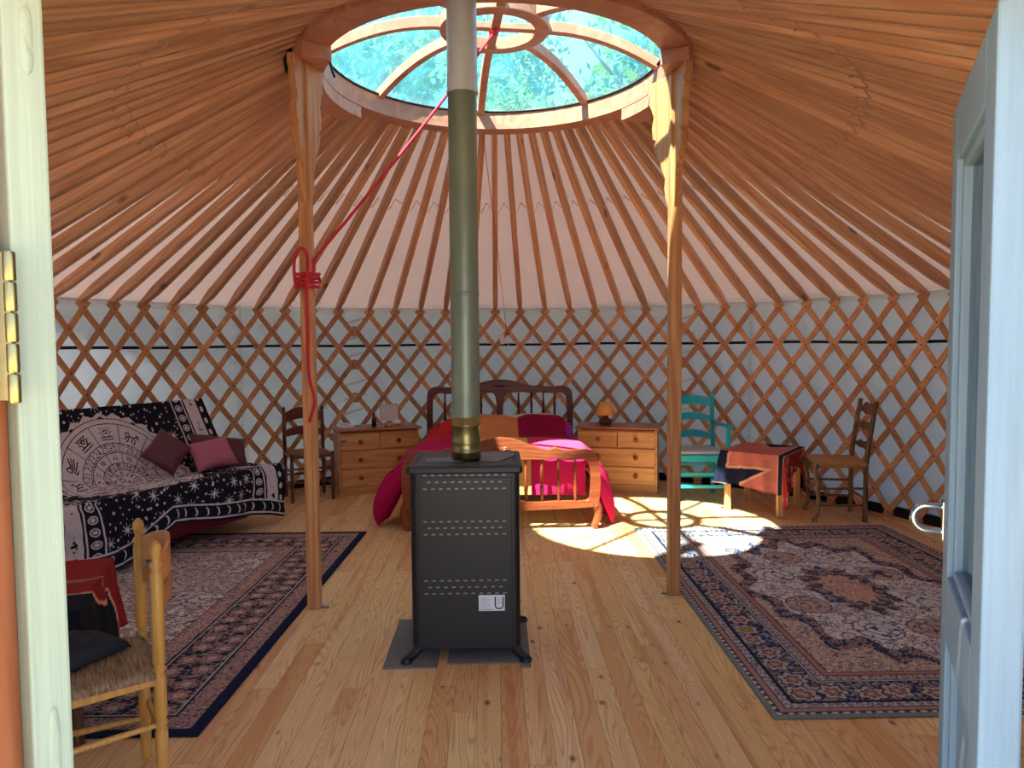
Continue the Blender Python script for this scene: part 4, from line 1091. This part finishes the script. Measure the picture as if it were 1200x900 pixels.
for k in range(12):
    a = 2*pi*k/12; strokes([scal, beast, crab, beast, crab, scal][k % 6], a, .365, .048, .0042 if k % 6 else .0028)
    strokes([scal, beast, crab][k % 3], a, .145, .020, .002)
Ct[(rr_ < .07) & (np.abs(((aa_*12/pi) % 2)-1) > .7)] = dark; Ct[rr_ < .03] = lite
# borders: end strips with script and sun beads, hem with moons
for s0, sg in ((0,1),(SL,-1)):
    q = (U-s0)*sg
    Ct[(q > -.2) & (q < .30)] = dark
    Ct[(q > .055) & (q < .165)] = lite
    for l in (.185,.285): Ct[np.abs(q-l) < .005] = lite
    vv = (V/.075) % 1-.5; bead = np.hypot((q-.235)/.030, vv*.075/.026); Ct[bead < 1] = lite; Ct[np.abs(bead-.6) < .12] = dark
    w_on = (np.abs(q-.11) < .012+.01*np.sin(V*70)) & (vnoise(U*40, V*110, 1, 3) > .52) & (np.abs(((V+.2)/.36) % 1-.5) < .33); Ct[w_on] = dark
    vv2 = (V/.09) % 1-.5; Ct[(np.hypot((q-.02)/.016, vv2*.09/.022) < 1)] = lite
VE = Lb+Ls+.458-np.interp(U, [-.1,0,.15,.3,.62,.85,1.0,1.15,1.3,1.5,2.0], [.05,.055,.10,.13,.16,.20,.22,.14,.06,.03,.02])
q = VE-V
Ct[(q < .115)] = dark
for l in (.115,.022): Ct[np.abs(q-l) < .006] = lite
uu_ = (U/.085) % 1-.5; Ct[(np.hypot(uu_*.085/.022, (q-.068)/.030) < 1) & (np.hypot((uu_*.085-.012)/.022, (q-.068)/.030) > 1)] = lite
Ct = Ct*(.92+.16*vnoise(U, V, 90, 2))[..., None]
o = grid_obj('throw_blanket', P, Ct, MT['vcol'], .006); tag(o, 'black and white star throw with zodiac wheel draped over the sofa', 'throw')

def cushion(name, mat, s, yl, z, w, h, t, tilt, roll, yaw, label):
    m = pillow_mesh(MB(), w, h, t, 24, seed=s*7, exp=3, wr=.25)
    o = m.build(name, mat); Mx = Matrix.Translation(sw(s, yl, z)) @ Matrix.Rotation(SA+yaw,4,'Z') @ Matrix.Rotation(radians(90)-tilt,4,'X') @ Matrix.Rotation(roll,4,'Z')
    o.matrix_world = Mx; return tag(o, label, 'cushion', 'cushions on the sofa')
cushion('cushion', MT['burgundy'], .655, .45, .625, .275, .275, .11, radians(25), radians(48), -.35, 'dark burgundy cushion standing on its corner on the sofa')
cushion('cushion', MT['pink'], .35, .33, .575, .34, .25, .12, radians(35), radians(6), -.25, 'dusty pink cushion leaning at the right end of the sofa')
cushion('cushion', MT['burgundy'], .17, .45, .56, .46, .30, .12, radians(38), radians(-14), -.2, 'burgundy cushion behind the pink cushion on the sofa')

# ------------------------------------------------------------------ ladder back chairs
FIN = [(0,.75),(.02,.9),(.30,1),(.32,.75),(.33,1.15),(.345,.75),(.36,1),(.50,1),(.52,.7),(.53,1.15),(.545,.7),(.56,1),(.88,1),(.90,.75),(.915,1.1),(.93,.6),(.945,.75),(.965,1.0),(.985,.85),(1,.3)]
def ladder_chair(e, wf, wb, d, hs, hb, mat, slatmat, seatmat, r=.017, lean=.05, slats=((.60,.10),(.74,.09)), skip=(), curve=.03):
    # local: front edge at y=0, back at y=d, x centred
    for s in (-1,1):
        m = MB(); m.turned((s*wb/2,d,0), (s*wb/2,d+lean,hb), [(t,r*k) for t,k in FIN], 12); m.build('post', mat, e)
        m = MB(); m.turned((s*wf/2,0,0), (s*wf/2,0,hs+.012), [(0,r*.6),(.04,r*.95),(.10,r*.7),(.13,r*1.05),(.16,r*.8),(.20,r),(.80,r),(.84,r*.75),(.87,r*1.1),(.90,r*.8),(.93,r),(1,r*.9)], 12); m.build('leg', mat, e)
        for z in (.14,.27):
            m = MB(); m.tube([(s*wf/2,0,z),(s*(wf+wb)/4,d/2,z),(s*wb/2,d+lean*z/hb,z)], [.008,.011,.008], 8); m.build('stretcher', mat, e)
    for z in (.18,.30):
        m = MB(); m.tube([(-wf/2,0,z),(0,0,z),(wf/2,0,z)], [.008,.011,.008], 8); m.build('stretcher', mat, e)
    m = MB(); m.tube([(-wb/2,d+.01,.2),(0,d+.01,.2),(wb/2,d+.01,.2)], [.008,.011,.008], 8); m.build('stretcher', mat, e)
    m = MB()
    for a, b in (((-wf/2,0),(wf/2,0)),((wf/2,0),(wb/2,d)),((wb/2,d),(-wb/2,d)),((-wb/2,d),(-wf/2,0))): m.beam((a[0],a[1],hs-.022),(b[0],b[1],hs-.022), .016, .03)
    m.build('seat_frame', mat, e, bevel=.003)
    m = MB(); P = []
    for i in range(17):
        row = []
        for j in range(17):
            a, b = i/16*2-1, j/16; w = wf+(wb-wf)*b; q = (1-a**4)*(1-(2*b-1)**4)
            dia = min(abs(a), 1)-abs(2*b-1)
            row.append((a*(w/2+.012), -.012+b*(d+.024), hs-.012+.030*q**.4-.012*q+.003*abs(dia)))
        P.append(row)
    m.grid(P); m.build('rush_seat', seatmat, e, solid=.028)
    for zb, hh in slats:
        m = MB(); P = []; yb = d+lean*zb/hb
        n_ = 20
        for i in range(n_+1):
            a = i/n_*2-1; x = a*(wb/2); y = yb+curve*(1-a*a); top_ = zb+hh*(.5+.5*(1-a**4)*1.0)*.62+hh*.2*(cos(a*pi*1.0)*.5+.5); bot = zb-hh*.25+hh*.10*cos(a*pi)
            P.append([(x,y-.006,bot),(x,y-.006,top_),(x,y+.006,top_),(x,y+.006,bot),(x,y-.006,bot)])
        m.grid(P, smooth=False); m.build('back_slat', slatmat, e, bevel=.003)
# brown chair by the left dresser
dirx = Vector((-1.497+1.822, 6.618-6.459)).normalized(); ang = atan2(dirx.y, dirx.x)
e = empty('dining_chair', ((-1.497-1.822)/2, (6.459+6.618)/2, 0), ang, 'reddish brown ladder back chair with rush seat beside the left dresser', 'chair')
ladder_chair(e, .36, .35, .34, .43, .83, MT['brownwood'], MT['brownwood'], MT['rush_brown'], .017, .03, ((.58,.08),(.73,.11)))
# beech chair in the left foreground; facing the low table
e = empty('dining_chair', (0,0,0), 0, 'varnished beech chair with rush seat in the left foreground, seen side on', 'chair')
pn, pf = Vector((-1.017,2.16)), Vector((-1.207,2.45)); b_ = (pf-pn).normalized()     # back rail direction
mid = (pn+pf)/2; ang = atan2(-b_.y, -b_.x)
# local +x = from far post to near post, local +y = backwards (to the right in the photo)
ax = Vector((-b_.x,-b_.y)); ay = Vector((-ax.y, ax.x)); dch = .36
org = mid-ay*dch
e.location = (org.x, org.y, 0); e.rotation_euler = (0,0,ang)
ladder_chair(e, .42, .347, dch, .43, .825, MT['yellowwood'], MT['slatwood'], MT['rush'], .0185, .0, ((.635,.065),(.725,.10)), (), .06)

# old chair with cabriole legs at the right
p = [Vector(q) for q in ((2.45,5.56),(2.82,5.54),(2.55,5.98),(2.88,5.90))]   # front near, rear near, front far, rear far
e = empty('old_chair', (2.62,5.75,0), 0, 'old weathered chair with curved legs and straw seat against the right wall', 'chair')
def L3(v, z): return (v.x-2.62, v.y-5.75, z)
for q, s in ((p[0],-1),(p[2],1)):
    m = MB(); x, y, _ = L3(q,0); pts = catmull([(x-.0,y,.0),(x-.012,y,.02),(x+.012,y,.06),(x+.018,y,.16),(x+.012,y,.28),(x-.010,y,.37),(x-.012,y,.42),(x,y,.455)], 4)
    rad = np.interp(np.linspace(0,1,len(pts)), [0,.1,.2,.45,.75,.88,1], [.018,.021,.014,.015,.019,.026,.022]); m.tube(pts, list(rad), 10); m.build('leg', MT['oldwood'], e)
tops = []
for q in (p[1],p[3]):
    m = MB(); x, y, _ = L3(q,0); pts = [(x,y,0),(x+.005,y,.2),(x+.005,y,.45),(x+.04,y+.0,.72),(x+.075,y,.93)]; m.tube(catmull(pts,3), .019, 8); m.build('rear_post', MT['oldwood'], e); tops.append((x,y))
for z, w in ((.26,.085),(.11,.10)):
    pass
def lx(z): return .005+(.07*max(0,(z-.45)/.48))
for z0 in (.85,.72,.57):
    m = MB(); P = []
    for i in range(15):
        t_ = i/14; x = tops[0][0]+(tops[1][0]-tops[0][0])*t_+lx(z0); y = tops[0][1]+(tops[1][1]-tops[0][1])*t_; hh = (.016+.020*sin(t_*pi)+.008*cos(t_*6*pi))*(1.5 if z0 > .8 else 1)
        x += .02*sin(t_*pi); P.append([(x-.008,y,z0-hh*.6),(x-.008,y,z0+hh),(x+.008,y,z0+hh),(x+.008,y,z0-hh*.6),(x-.008,y,z0-hh*.6)])
    m.grid(P, smooth=False); m.build('back_slat', MT['oldwood'], e, bevel=.003)
for a, b, z in ((0,1,.13),(0,1,.26),(2,3,.13),(2,3,.26),(0,2,.22),(1,3,.18)):
    m = MB(); m.tube([L3(p[a],z), L3(p[b],z)], .0095, 8); m.build('stretcher', MT['oldwood'], e)
m = MB(); P = []
for i in range(15):
    row = []
    for j in range(15):
        a, b = i/14, j/14; A = p[0]+(p[1]-p[0])*a; B = p[2]+(p[3]-p[2])*a; q = A+(B-A)*b; q = Vector((2.64,5.75))+(q-Vector((2.64,5.75)))*1.1
        k = (1-(2*a-1)**4)*(1-(2*b-1)**4); row.append(L3(q, .455+.028*k**.4-.018*k))
    P.append(row)
m.grid(P); m.build('straw_seat', MT['rush_light'], e, solid=.034)

# turquoise armchair
e = empty('armchair', (1.768,6.30,0), radians(-4), 'turquoise painted wooden armchair with pale seat pad behind the right post', 'armchair')
wb, wf, d = .375, .455, .42; T_ = MT['teal']
for s in (-1,1):
    m = MB(); m.beam((s*wb/2,d,0), (s*wb/2,d,.45), .036, .036, side=(0,1,0)); m.beam((s*wb/2,d,.43), (s*wb/2,d+.07,.915), .036, .032, side=(0,1,0)); m.build('rear_post', T_, e, bevel=.004)
    m = MB(); m.beam((s*wf/2,0,0), (s*wf/2,0,.655), .036, .036, side=(0,1,0)); m.build('leg', T_, e, bevel=.004)
    m = MB(); P = []
    for i in range(11):
        t_ = i/10; x = s*(wf/2+.01)+(s*wb/2-s*(wf/2+.01))*t_; y = -.035+(d+.03+.035)*t_; w = .048-.022*t_; z = .672-.012*sin(t_*pi)
        P.append([(x-w/2,y,z-.012),(x+w/2,y,z-.012),(x+w/2,y,z+.012),(x-w/2,y,z+.012),(x-w/2,y,z-.012)])
    m.grid(P, smooth=False); m.add(P[0][:4],[(0,1,2,3)]); m.build('armrest', T_, e, bevel=.004)
    for z in (.14,.26):
        m = MB(); m.beam((s*wf/2,0,z), (s*wb/2,d,z), .018, .026); m.build('stretcher', T_, e, bevel=.003)
for z, hh in ((.14,.030),(.25,.022)):
    m = MB(); m.box(-wf/2,wf/2,-.010,.010,z-hh/2,z+hh/2); m.build('stretcher', T_, e, bevel=.003)
    m = MB(); m.box(-wb/2,wb/2,d-.010,d+.010,z+.02-hh/2,z+.02+hh/2); m.build('stretcher', T_, e, bevel=.003)
m = MB()
m.beam((-wf/2,0,.385),(wf/2,0,.385),.02,.05); m.beam((-wb/2,d,.385),(wb/2,d,.385),.02,.05)
for s in (-1,1): m.beam((s*wf/2,0,.385),(s*wb/2,d,.385),.02,.05)
m.prism([(-wf/2,-.01),(wf/2,-.01),(wb/2,d),(-wb/2,d)], .405, .415, lambda u,v,w: (u,v,w)); m.build('seat_frame', T_, e, bevel=.003)
for zb, hh in ((.52,.055),(.68,.055),(.83,.075)):
    m = MB(); P = []
    for i in range(21):
        a = i/20*2-1; x = a*wb/2; y = d+.07*(zb-.43)/.48+.025*(1-a*a); arch = .028*(1-a*a)
        P.append([(x,y-.009,zb-hh*.5+arch),(x,y-.009,zb+hh*.5+arch+.012*(1-a*a)),(x,y+.009,zb+hh*.5+arch+.012*(1-a*a)),(x,y+.009,zb-hh*.5+arch),(x,y-.009,zb-hh*.5+arch)])
    m.grid(P, smooth=False); m.build('back_slat', T_, e, bevel=.004)
m = MB(); m.prism([(-wf/2+.02,.0),(wf/2-.02,.0),(wb/2-.03,d-.04),(-wb/2+.03,d-.04)], .416, .452, lambda u,v,w: (u,v,w))
tag(m.build('seat_cushion', MT['seatpad'], None, bevel=.014, seg=3, loc=(1.768,6.30,0), rot=(0,0,radians(-4))), 'pale grey seat pad on the turquoise armchair', 'cushion')

# ------------------------------------------------------------------ low tables with batik cloths
def low_table(corners, h, mat, label, base, kt=1.12):
    cx_, cy_ = sum(c[0] for c in corners)/4, sum(c[1] for c in corners)/4
    e = empty('low_table', (cx_, cy_, 0), 0, label, 'table', 'low square tables')
    for c in corners:
        m = MB(); m.beam((c[0]-cx_,c[1]-cy_,.011 if kt == 1.0 else 0),(c[0]-cx_,c[1]-cy_,h-.02),.045,.045,side=(0,1,0)); m.build('leg', mat, e, bevel=.004)
    k = kt; m = MB(); m.prism([((c[0]-cx_)*k,(c[1]-cy_)*k) for c in corners], h-.02, h, lambda u,v,w: (u,v,w)); m.build('tabletop', mat, e, bevel=.004)
    return e
def cloth(corners, h, hem, pattern, label, k=1.17, n=150, seed=0, R=.42):
    # corners in order: a (near left), b (near right), c (far right), d (far left); hem(side angle) -> drop
    cx_, cy_ = sum(c[0] for c in corners)/4, sum(c[1] for c in corners)/4
    a, b, c, d = [np.array([(q[0]-cx_)*k, (q[1]-cy_)*k]) for q in corners]
    U_, V_ = np.meshgrid(np.linspace(-1,1,n), np.linspace(-1,1,n), indexing='ij')
    P = np.zeros((n,n,3)); ext = 1+R*2/.5*.5
    E_ = 1+R/.27
    for i in range(n):
        for j in range(n):
            u, v = U_[i,j]*E_, V_[i,j]*E_
            uc_, vc_ = max(-1,min(1,u)), max(-1,min(1,v)); ou, ov = abs(u)-1 if abs(u) > 1 else 0, abs(v)-1 if abs(v) > 1 else 0
            q = (a*(1-uc_)*(1-vc_)+b*(1+uc_)*(1-vc_)+c*(1+uc_)*(1+vc_)+d*(1-uc_)*(1+vc_))/4
            o_ = max(ou, ov)+.35*min(ou, ov); drop = o_*.27
            if drop > 0:
                eu = (b-a) if abs(v) > .5 else (b-a); su = np.sign(u)*(ou > 0); sv = np.sign(v)*(ov > 0)
                nu = (b-a)/np.linalg.norm(b-a); nv_ = (d-a)/np.linalg.norm(d-a)
                dirv = nu*su*ou+nv_*sv*ov; L_ = np.linalg.norm(dirv)+1e-9; dirv = dirv/L_
                ang_ = math.atan2(q[1], q[0])
                wav = .014*math.sin(ang_*13+seed)+.010*noise.noise(Vector((q[0]*12,q[1]*12,seed)))
                corner = min(ou,ov)/max(.0001,max(ou,ov))
                out = .012+.05*min(1,drop/.3)*(.4+.9*corner)+wav*min(1,drop/.12)
                q = q+dirv*out
            z = h+.006-max(0, drop-.01)+.0
            tot = hem(u, v, ou, ov)
            if drop > tot:      # cloth ends here: fold the surplus into the hem
                z = h+.006-tot
            z = max(z, .012)
            P[i,j] = (cx_+q[0], cy_+q[1], z)
    col = pattern(U_*E_, V_*E_)
    return tag(grid_obj('tablecloth', P, col, MT['vcol'], .004), label, 'tablecloth', 'red and navy batik cloths')
coral, navyc, redc, line = C3(206,116,104), C3(28,32,56), C3(168,44,50), C3(232,170,140)
def seg_d(u, v, p0, p1):
    dx, dy = p1[0]-p0[0], p1[1]-p0[1]; t_ = np.clip(((u-p0[0])*dx+(v-p0[1])*dy)/(dx*dx+dy*dy), 0, 1); return np.hypot(u-p0[0]-t_*dx, v-p0[1]-t_*dy)
def poly_mask(u, v, pts):
    ins = np.zeros(u.shape, bool); n = len(pts)
    for i in range(n):
        (x0,y0),(x1,y1) = pts[i], pts[(i+1) % n]
        c_ = ((y0 > v) != (y1 > v)) & (u < (x1-x0)*(v-y0)/(y1-y0+1e-12)+x0); ins ^= c_
    return ins
def fillp(col, u, v, pts, c, edge=.035):
    mk = poly_mask(u, v, pts); col[mk] = c
    if edge:
        dd = np.full(u.shape, 9.)
        for i in range(len(pts)): dd = np.minimum(dd, seg_d(u, v, pts[i], pts[(i+1) % len(pts)]))
        col[dd < edge] = line
def pat_right(u, v):
    col = np.zeros(u.shape+(3,))+coral
    col = col*(.88+.24*vnoise(u, v*4, 12, 6))[..., None]
    # red part beyond the navy stripe
    mk = u > 1.04; col[mk] = redc
    for k, (cu, cv) in enumerate(((1.45,-1.2),(1.6,-.3),(1.4,.5),(1.9,-1.9),(1.5,1.3),(1.9,.2))):
        dd = np.hypot(u-cu, v-cv); an = np.arctan2(v-cv, u-cu); st = .20*(.62+.38*np.cos(5*an)); col[dd < st] = line; col[dd < st*.55] = navyc
    for cu, cv in ((1.25,-2.0),(1.35,-.8),(1.9,-1.1),(1.3,.9)):
        dd = np.hypot(u-cu, v-cv); col[(dd < .26) & (np.hypot(u-cu-.1, v-cv-.08) > .22)] = coral
    col[(np.abs(u-.95) < .09)] = navyc; col[(np.abs(u-.84) < .025) | (np.abs(u-1.06) < .02)] = line
    # navy zig zag on the front drop, v < -1
    fillp(col, u, v, [(-1.5,-.7),(-.72,-.95),(-.78,-1.50),(.62,-1.47),(-.35,-1.98),(.0,-2.9),(-.7,-2.9),(-1.0,-2.1),(-2.2,-1.75),(-2.2,-.8)], navyc, .035)
    fillp(col, u, v, [(-.3,.9),(.1,.3),(.7,.7),(.9,1.2),(.2,1.3)], navyc*1.2, .03)
    col[np.minimum(np.abs(u-2.5), 9) < .03] = line
    return col
RT = [(1.904,6.01),(2.235,5.735),(2.535,6.135),(2.205,6.41)]
low_table(RT, .495, MT['tablewood'], 'low table with pale legs under a red and navy cloth, between armchair and old chair', None)
def hem_r(u, v, ou, ov):
    # front (v<-1) drop long, right (u>1) shorter with a dip at the near corner
    if ov > 0 and v < 0:
        return .26+.05*smoothstep(-1,1,u)+(.09*smoothstep(1.0,1.5,u))
    if ou > 0 and u > 0: return .30-.17*smoothstep(-.9,-.1,v)+.26*smoothstep(.4,1.0,v)
    if ov > 0: return .36
    return .24
cloth(RT, .495, hem_r, pat_right, 'coral, red and navy batik cloth draped over the right low table', seed=1)

LT = [(-2.15,2.31),(-1.47,2.49),(-1.66,3.06),(-2.34,2.88)]
low_table(LT, .50, MT['shadeleg'], 'low table under a red and black cloth in the left foreground', None, 1.0)
def pat_left(u, v):
    col = np.zeros(u.shape+(3,))+C3(150,34,36)
    col = col*(.9+.2*vnoise(u, v*3, 10, 6))[..., None]
    pts = [(.35,-3),(.40,-.9),(.62,-.45),(1.05,-.40),(1.35,-.05),(1.30,.42),(1.75,.62),(3,.75),(3,-3)]
    fillp(col, u, v, pts, C3(24,28,38), .022)
    fillp(col, u, v, [(-.9,1.0),(.3,.80),(.65,1.12),(.1,1.25),(-.4,1.55),(-1.2,1.5)], C3(24,26,36), .018)
    for p0, p1 in (((-1,.16),(.95,.10)),((-1,.10),(.9,.05)),((.95,.10),(1.05,.22)),((1.05,.22),(1.12,.05))): col[seg_d(u, v, p0, p1) < .018] = np.array(C3(196,150,120))
    col[seg_d(u, v, (-1,.13), (.9,.075)) < .014] = C3(24,26,36)
    return col
def hem_l(u, v, ou, ov):
    if ou > 0 and u > 0: return .17+.15*smoothstep(-.75,-.25,v)-.02*smoothstep(.2,1,v)
    if ov > 0 and v < 0: return .10
    return .25
cloth(LT, .50, hem_l, pat_left, 'red and black batik cloth draped over the left foreground table', k=1.08, seed=4, R=.36)
# dark folded cloth bag lying on the beech chair's seat
m = MB(); P = []
cx_, cy_ = -1.345, 2.235
for i in range(29):
    row = []
    for j in range(29):
        a, b = i/28*2-1, j/28*2-1; q = max(0,1-a**4)*max(0,1-b**4)
        x = cx_+.13*a*.95+.05*b; y = cy_+.10*b-.02*a
        row.append((x, y, .447+.062*q**.5*(1+.35*noise.noise(Vector((a*2,b*2,3))))))
    P.append(row)
m.grid(P); tag(m.build('cloth_bag', plain('black cotton', lin(24,27,36), .8, var=.2, scale=30), solid=.004), 'crumpled black cloth lying on the seat of the beech chair', 'cloth')

# ------------------------------------------------------------------ red rope, thin string with tag
def sag(p0, p1, n=14, s=.03): return [Vector(p0)+(Vector(p1)-Vector(p0))*k/n-Vector((0,0,s*4*(k/n)*(1-k/n))) for k in range(n+1)]
lp = Vector((-.985,3.86))
e = MB(); a0 = OFF
e.tube(sag((.0,CY-.03,ZC+ZI-.01), (lp.x+.045,lp.y-.03,1.84), 14, .02), .0085, 8)
for k in range(4):
    z = 1.70+.022*k; r = .056+.004*(k % 2)
    e.tube([(lp.x+r*cos(a)*1.05, lp.y+r*sin(a), z+.006*sin(a)) for a in [2*pi*q/16 for q in range(16)]], .0085, 8, closed=True)
e.tube([(lp.x+.045,lp.y-.045,1.84),(lp.x+.05,lp.y-.05,1.78),(lp.x+.01,lp.y-.062,1.72)], .0085, 8)
e.tube(catmull([(lp.x-.045,lp.y-.060,1.70),(lp.x-.052,lp.y-.055,1.78),(lp.x-.045,lp.y-.05,1.86),(lp.x-.012,lp.y-.048,1.895),(lp.x+.014,lp.y-.05,1.86),(lp.x+.018,lp.y-.062,1.76),(lp.x+.014,lp.y-.072,1.66),(lp.x+.012,lp.y-.062,1.45),(lp.x+.012,lp.y-.058,1.25),(lp.x+.034,lp.y-.056,1.14),(lp.x+.036,lp.y-.056,1.09),(lp.x+.008,lp.y-.056,1.0)], 6), .0082, 8)
e.tube([(lp.x+.036,lp.y-.062,1.735),(lp.x+.072,lp.y-.05,1.75),(lp.x+.074,lp.y-.03,1.73)], .008, 8)
e.tube([(-.02,CY-.04,ZC+ZI-.02),(.0,CY-.02,ZC+ZI-.005),(.02,CY-.05,ZC+ZI+.0),(.0,CY-.06,ZC+ZI-.03)], .016, 8)
tag(e.build('rope', MT['rope']), 'red rope from the crown centre tied round the left post', 'rope')
m = MB()
m.tube([(-.09,5.40,2.90),(-.02,6.1,2.42),(.055,7.0,1.84),(.10,7.66,1.50)], .0025, 6)
tag(m.build('string', MT['rope']), 'thin red string hanging from the crown to the back lattice', 'string')
m = MB(); m.tube([(.10,7.69,1.50),(.112,7.68,1.50),(.10,7.68,1.485)], .014, 8)
m.build('knot', MT['rope'], bpy.data.objects['string'])
e = empty('luggage_tag', (.045,7.685,1.44), 0, 'small white tag hanging on the back lattice by the red string', 'tag')
m = MB(); m.box(-.035,.035,-.003,.003,.015,.045,M=Matrix.Rotation(-.25,4,'Y')); m.box(-.02,.035,-.003,.003,-.05,.018,M=Matrix.Rotation(-.25,4,'Y')); m.build('card', MT['whitecloth'], e)
m = MB(); m.tube([(.05,0,.0),(.075,.0,-.07),(.11,.0,-.17)], .003, 6); m.build('string', MT['whitecloth'], e)

# ------------------------------------------------------------------ trees outside
def tree(x, y, h, R0, seed, label, n=5200, zlo=.35):
    e = empty('leafy_tree', (x,y,-.13), 0, label, 'tree', 'trees outside seen through the skylight')
    rt = random.Random(seed); m = MB()
    m.tube([(0,0,0),(.05,0,h*.3),(-.05,.05,h*.6),(0,0,h*.9)], [.18,.14,.10,.03], 10)
    for k in range(7):
        a = rt.uniform(0,2*pi); z = h*rt.uniform(.35,.7); L_ = R0*rt.uniform(.5,.9); m.tube([(0,0,z),(cos(a)*L_*.5,sin(a)*L_*.5,z+.4),(cos(a)*L_,sin(a)*L_,z+1.1)], [.07,.045,.015], 7)
    m.build('trunk', MT['bark'], e)
    m = MB(); cl = [(rt.uniform(-1,1)*R0*.65, rt.uniform(-1,1)*R0*.65, h*rt.uniform(zlo,.95), R0*rt.uniform(.28,.5)) for _ in range(13)]
    vs, fs = [], []
    for k in range(n):
        cx2, cy2, cz2, cr = cl[k % 13]; d = Vector((rt.gauss(0,1),rt.gauss(0,1),rt.gauss(0,1))).normalized()*cr*rt.random()**.4
        p_ = Vector((cx2,cy2,cz2))+d; a = Vector((rt.gauss(0,1),rt.gauss(0,1),rt.gauss(0,1))).normalized(); b = a.orthogonal().normalized(); s = rt.uniform(.07,.17)
        o_ = len(vs); vs += [p_-a*s, p_+b*s*.5, p_+a*s, p_-b*s*.5]; fs.append((o_,o_+1,o_+2,o_+3))
    m.add(vs, fs); m.build('foliage', MT['leaf'], e, recalc=False)
TS = [(-3.3,13.2,8.0,2.5),(-.2,20.0,11.6,3.2),(3.1,13.4,8.0,2.5),(7.4,19.0,10.8,2.9),(-7.5,17,9,3),(7.8,16,8.4,2.8)]
TL = ['leafy tree outside, seen through the left skylight panes','tall leafy tree outside, seen farther back through the middle skylight panes','leafy tree outside, seen right of the rear skylight spoke','leafy tree outside, seen through the rightmost skylight pane','leafy tree outside, far left behind the yurt','leafy tree outside, far right behind the yurt']
for k, (x, y, h, r) in enumerate(TS[:4]): tree(x, y, h, r*1.1, 20+k, TL[k], 6500)

tree(-2.3,-2.2,8.2,2.6,40,'unseen leafy tree added in front of the yurt to shade the doorway',9000,.5)  # added out of view to keep direct sun off the door leaves
# ------------------------------------------------------------------ light
wd = bpy.data.worlds.new('world'); SC.world = wd; wd.use_nodes = True; nt = wd.node_tree; nt.nodes.clear()
out = nt.nodes.new('ShaderNodeOutputWorld'); bg = nt.nodes.new('ShaderNodeBackground'); tc = nt.nodes.new('ShaderNodeTexCoord')
ns_ = nt.nodes.new('ShaderNodeTexNoise'); ns_.inputs['Scale'].default_value = 3.2; ns_.inputs['Detail'].default_value = 6
rp = nt.nodes.new('ShaderNodeValToRGB'); rp.color_ramp.elements[0].position = .42; rp.color_ramp.elements[0].color = lin(96,158,226); rp.color_ramp.elements[1].position = .62; rp.color_ramp.elements[1].color = (.86,.92,1,1)
nt.links.new(tc.outputs['Generated'], ns_.inputs['Vector']); nt.links.new(ns_.outputs['Fac'], rp.inputs[0]); nt.links.new(rp.outputs[0], bg.inputs[0]); bg.inputs[1].default_value = 1.35
nt.links.new(bg.outputs[0], out.inputs[0])
sl = bpy.data.lights.new('sun', 'SUN'); sl.energy = 42.0; sl.angle = radians(.9); sl.color = (1,.70,.52); so = bpy.data.objects.new('sun', sl); COL.objects.link(so)
sd = Vector((.40,.43,-1.0)).normalized(); so.rotation_euler = sd.to_track_quat('-Z','Y').to_euler(); so.location = (-4,-4,9)

SC.view_settings.view_transform = 'Standard'; SC.view_settings.look = 'None'; SC.view_settings.gamma = 1; SC.view_settings.use_curve_mapping = False
SC.view_settings.exposure = 1.6
SC.cycles.use_denoising = True
SC.cycles.max_bounces = 12; SC.cycles.diffuse_bounces = 8; SC.cycles.transparent_max_bounces = 24
SC.cycles.sample_clamp_indirect = 8
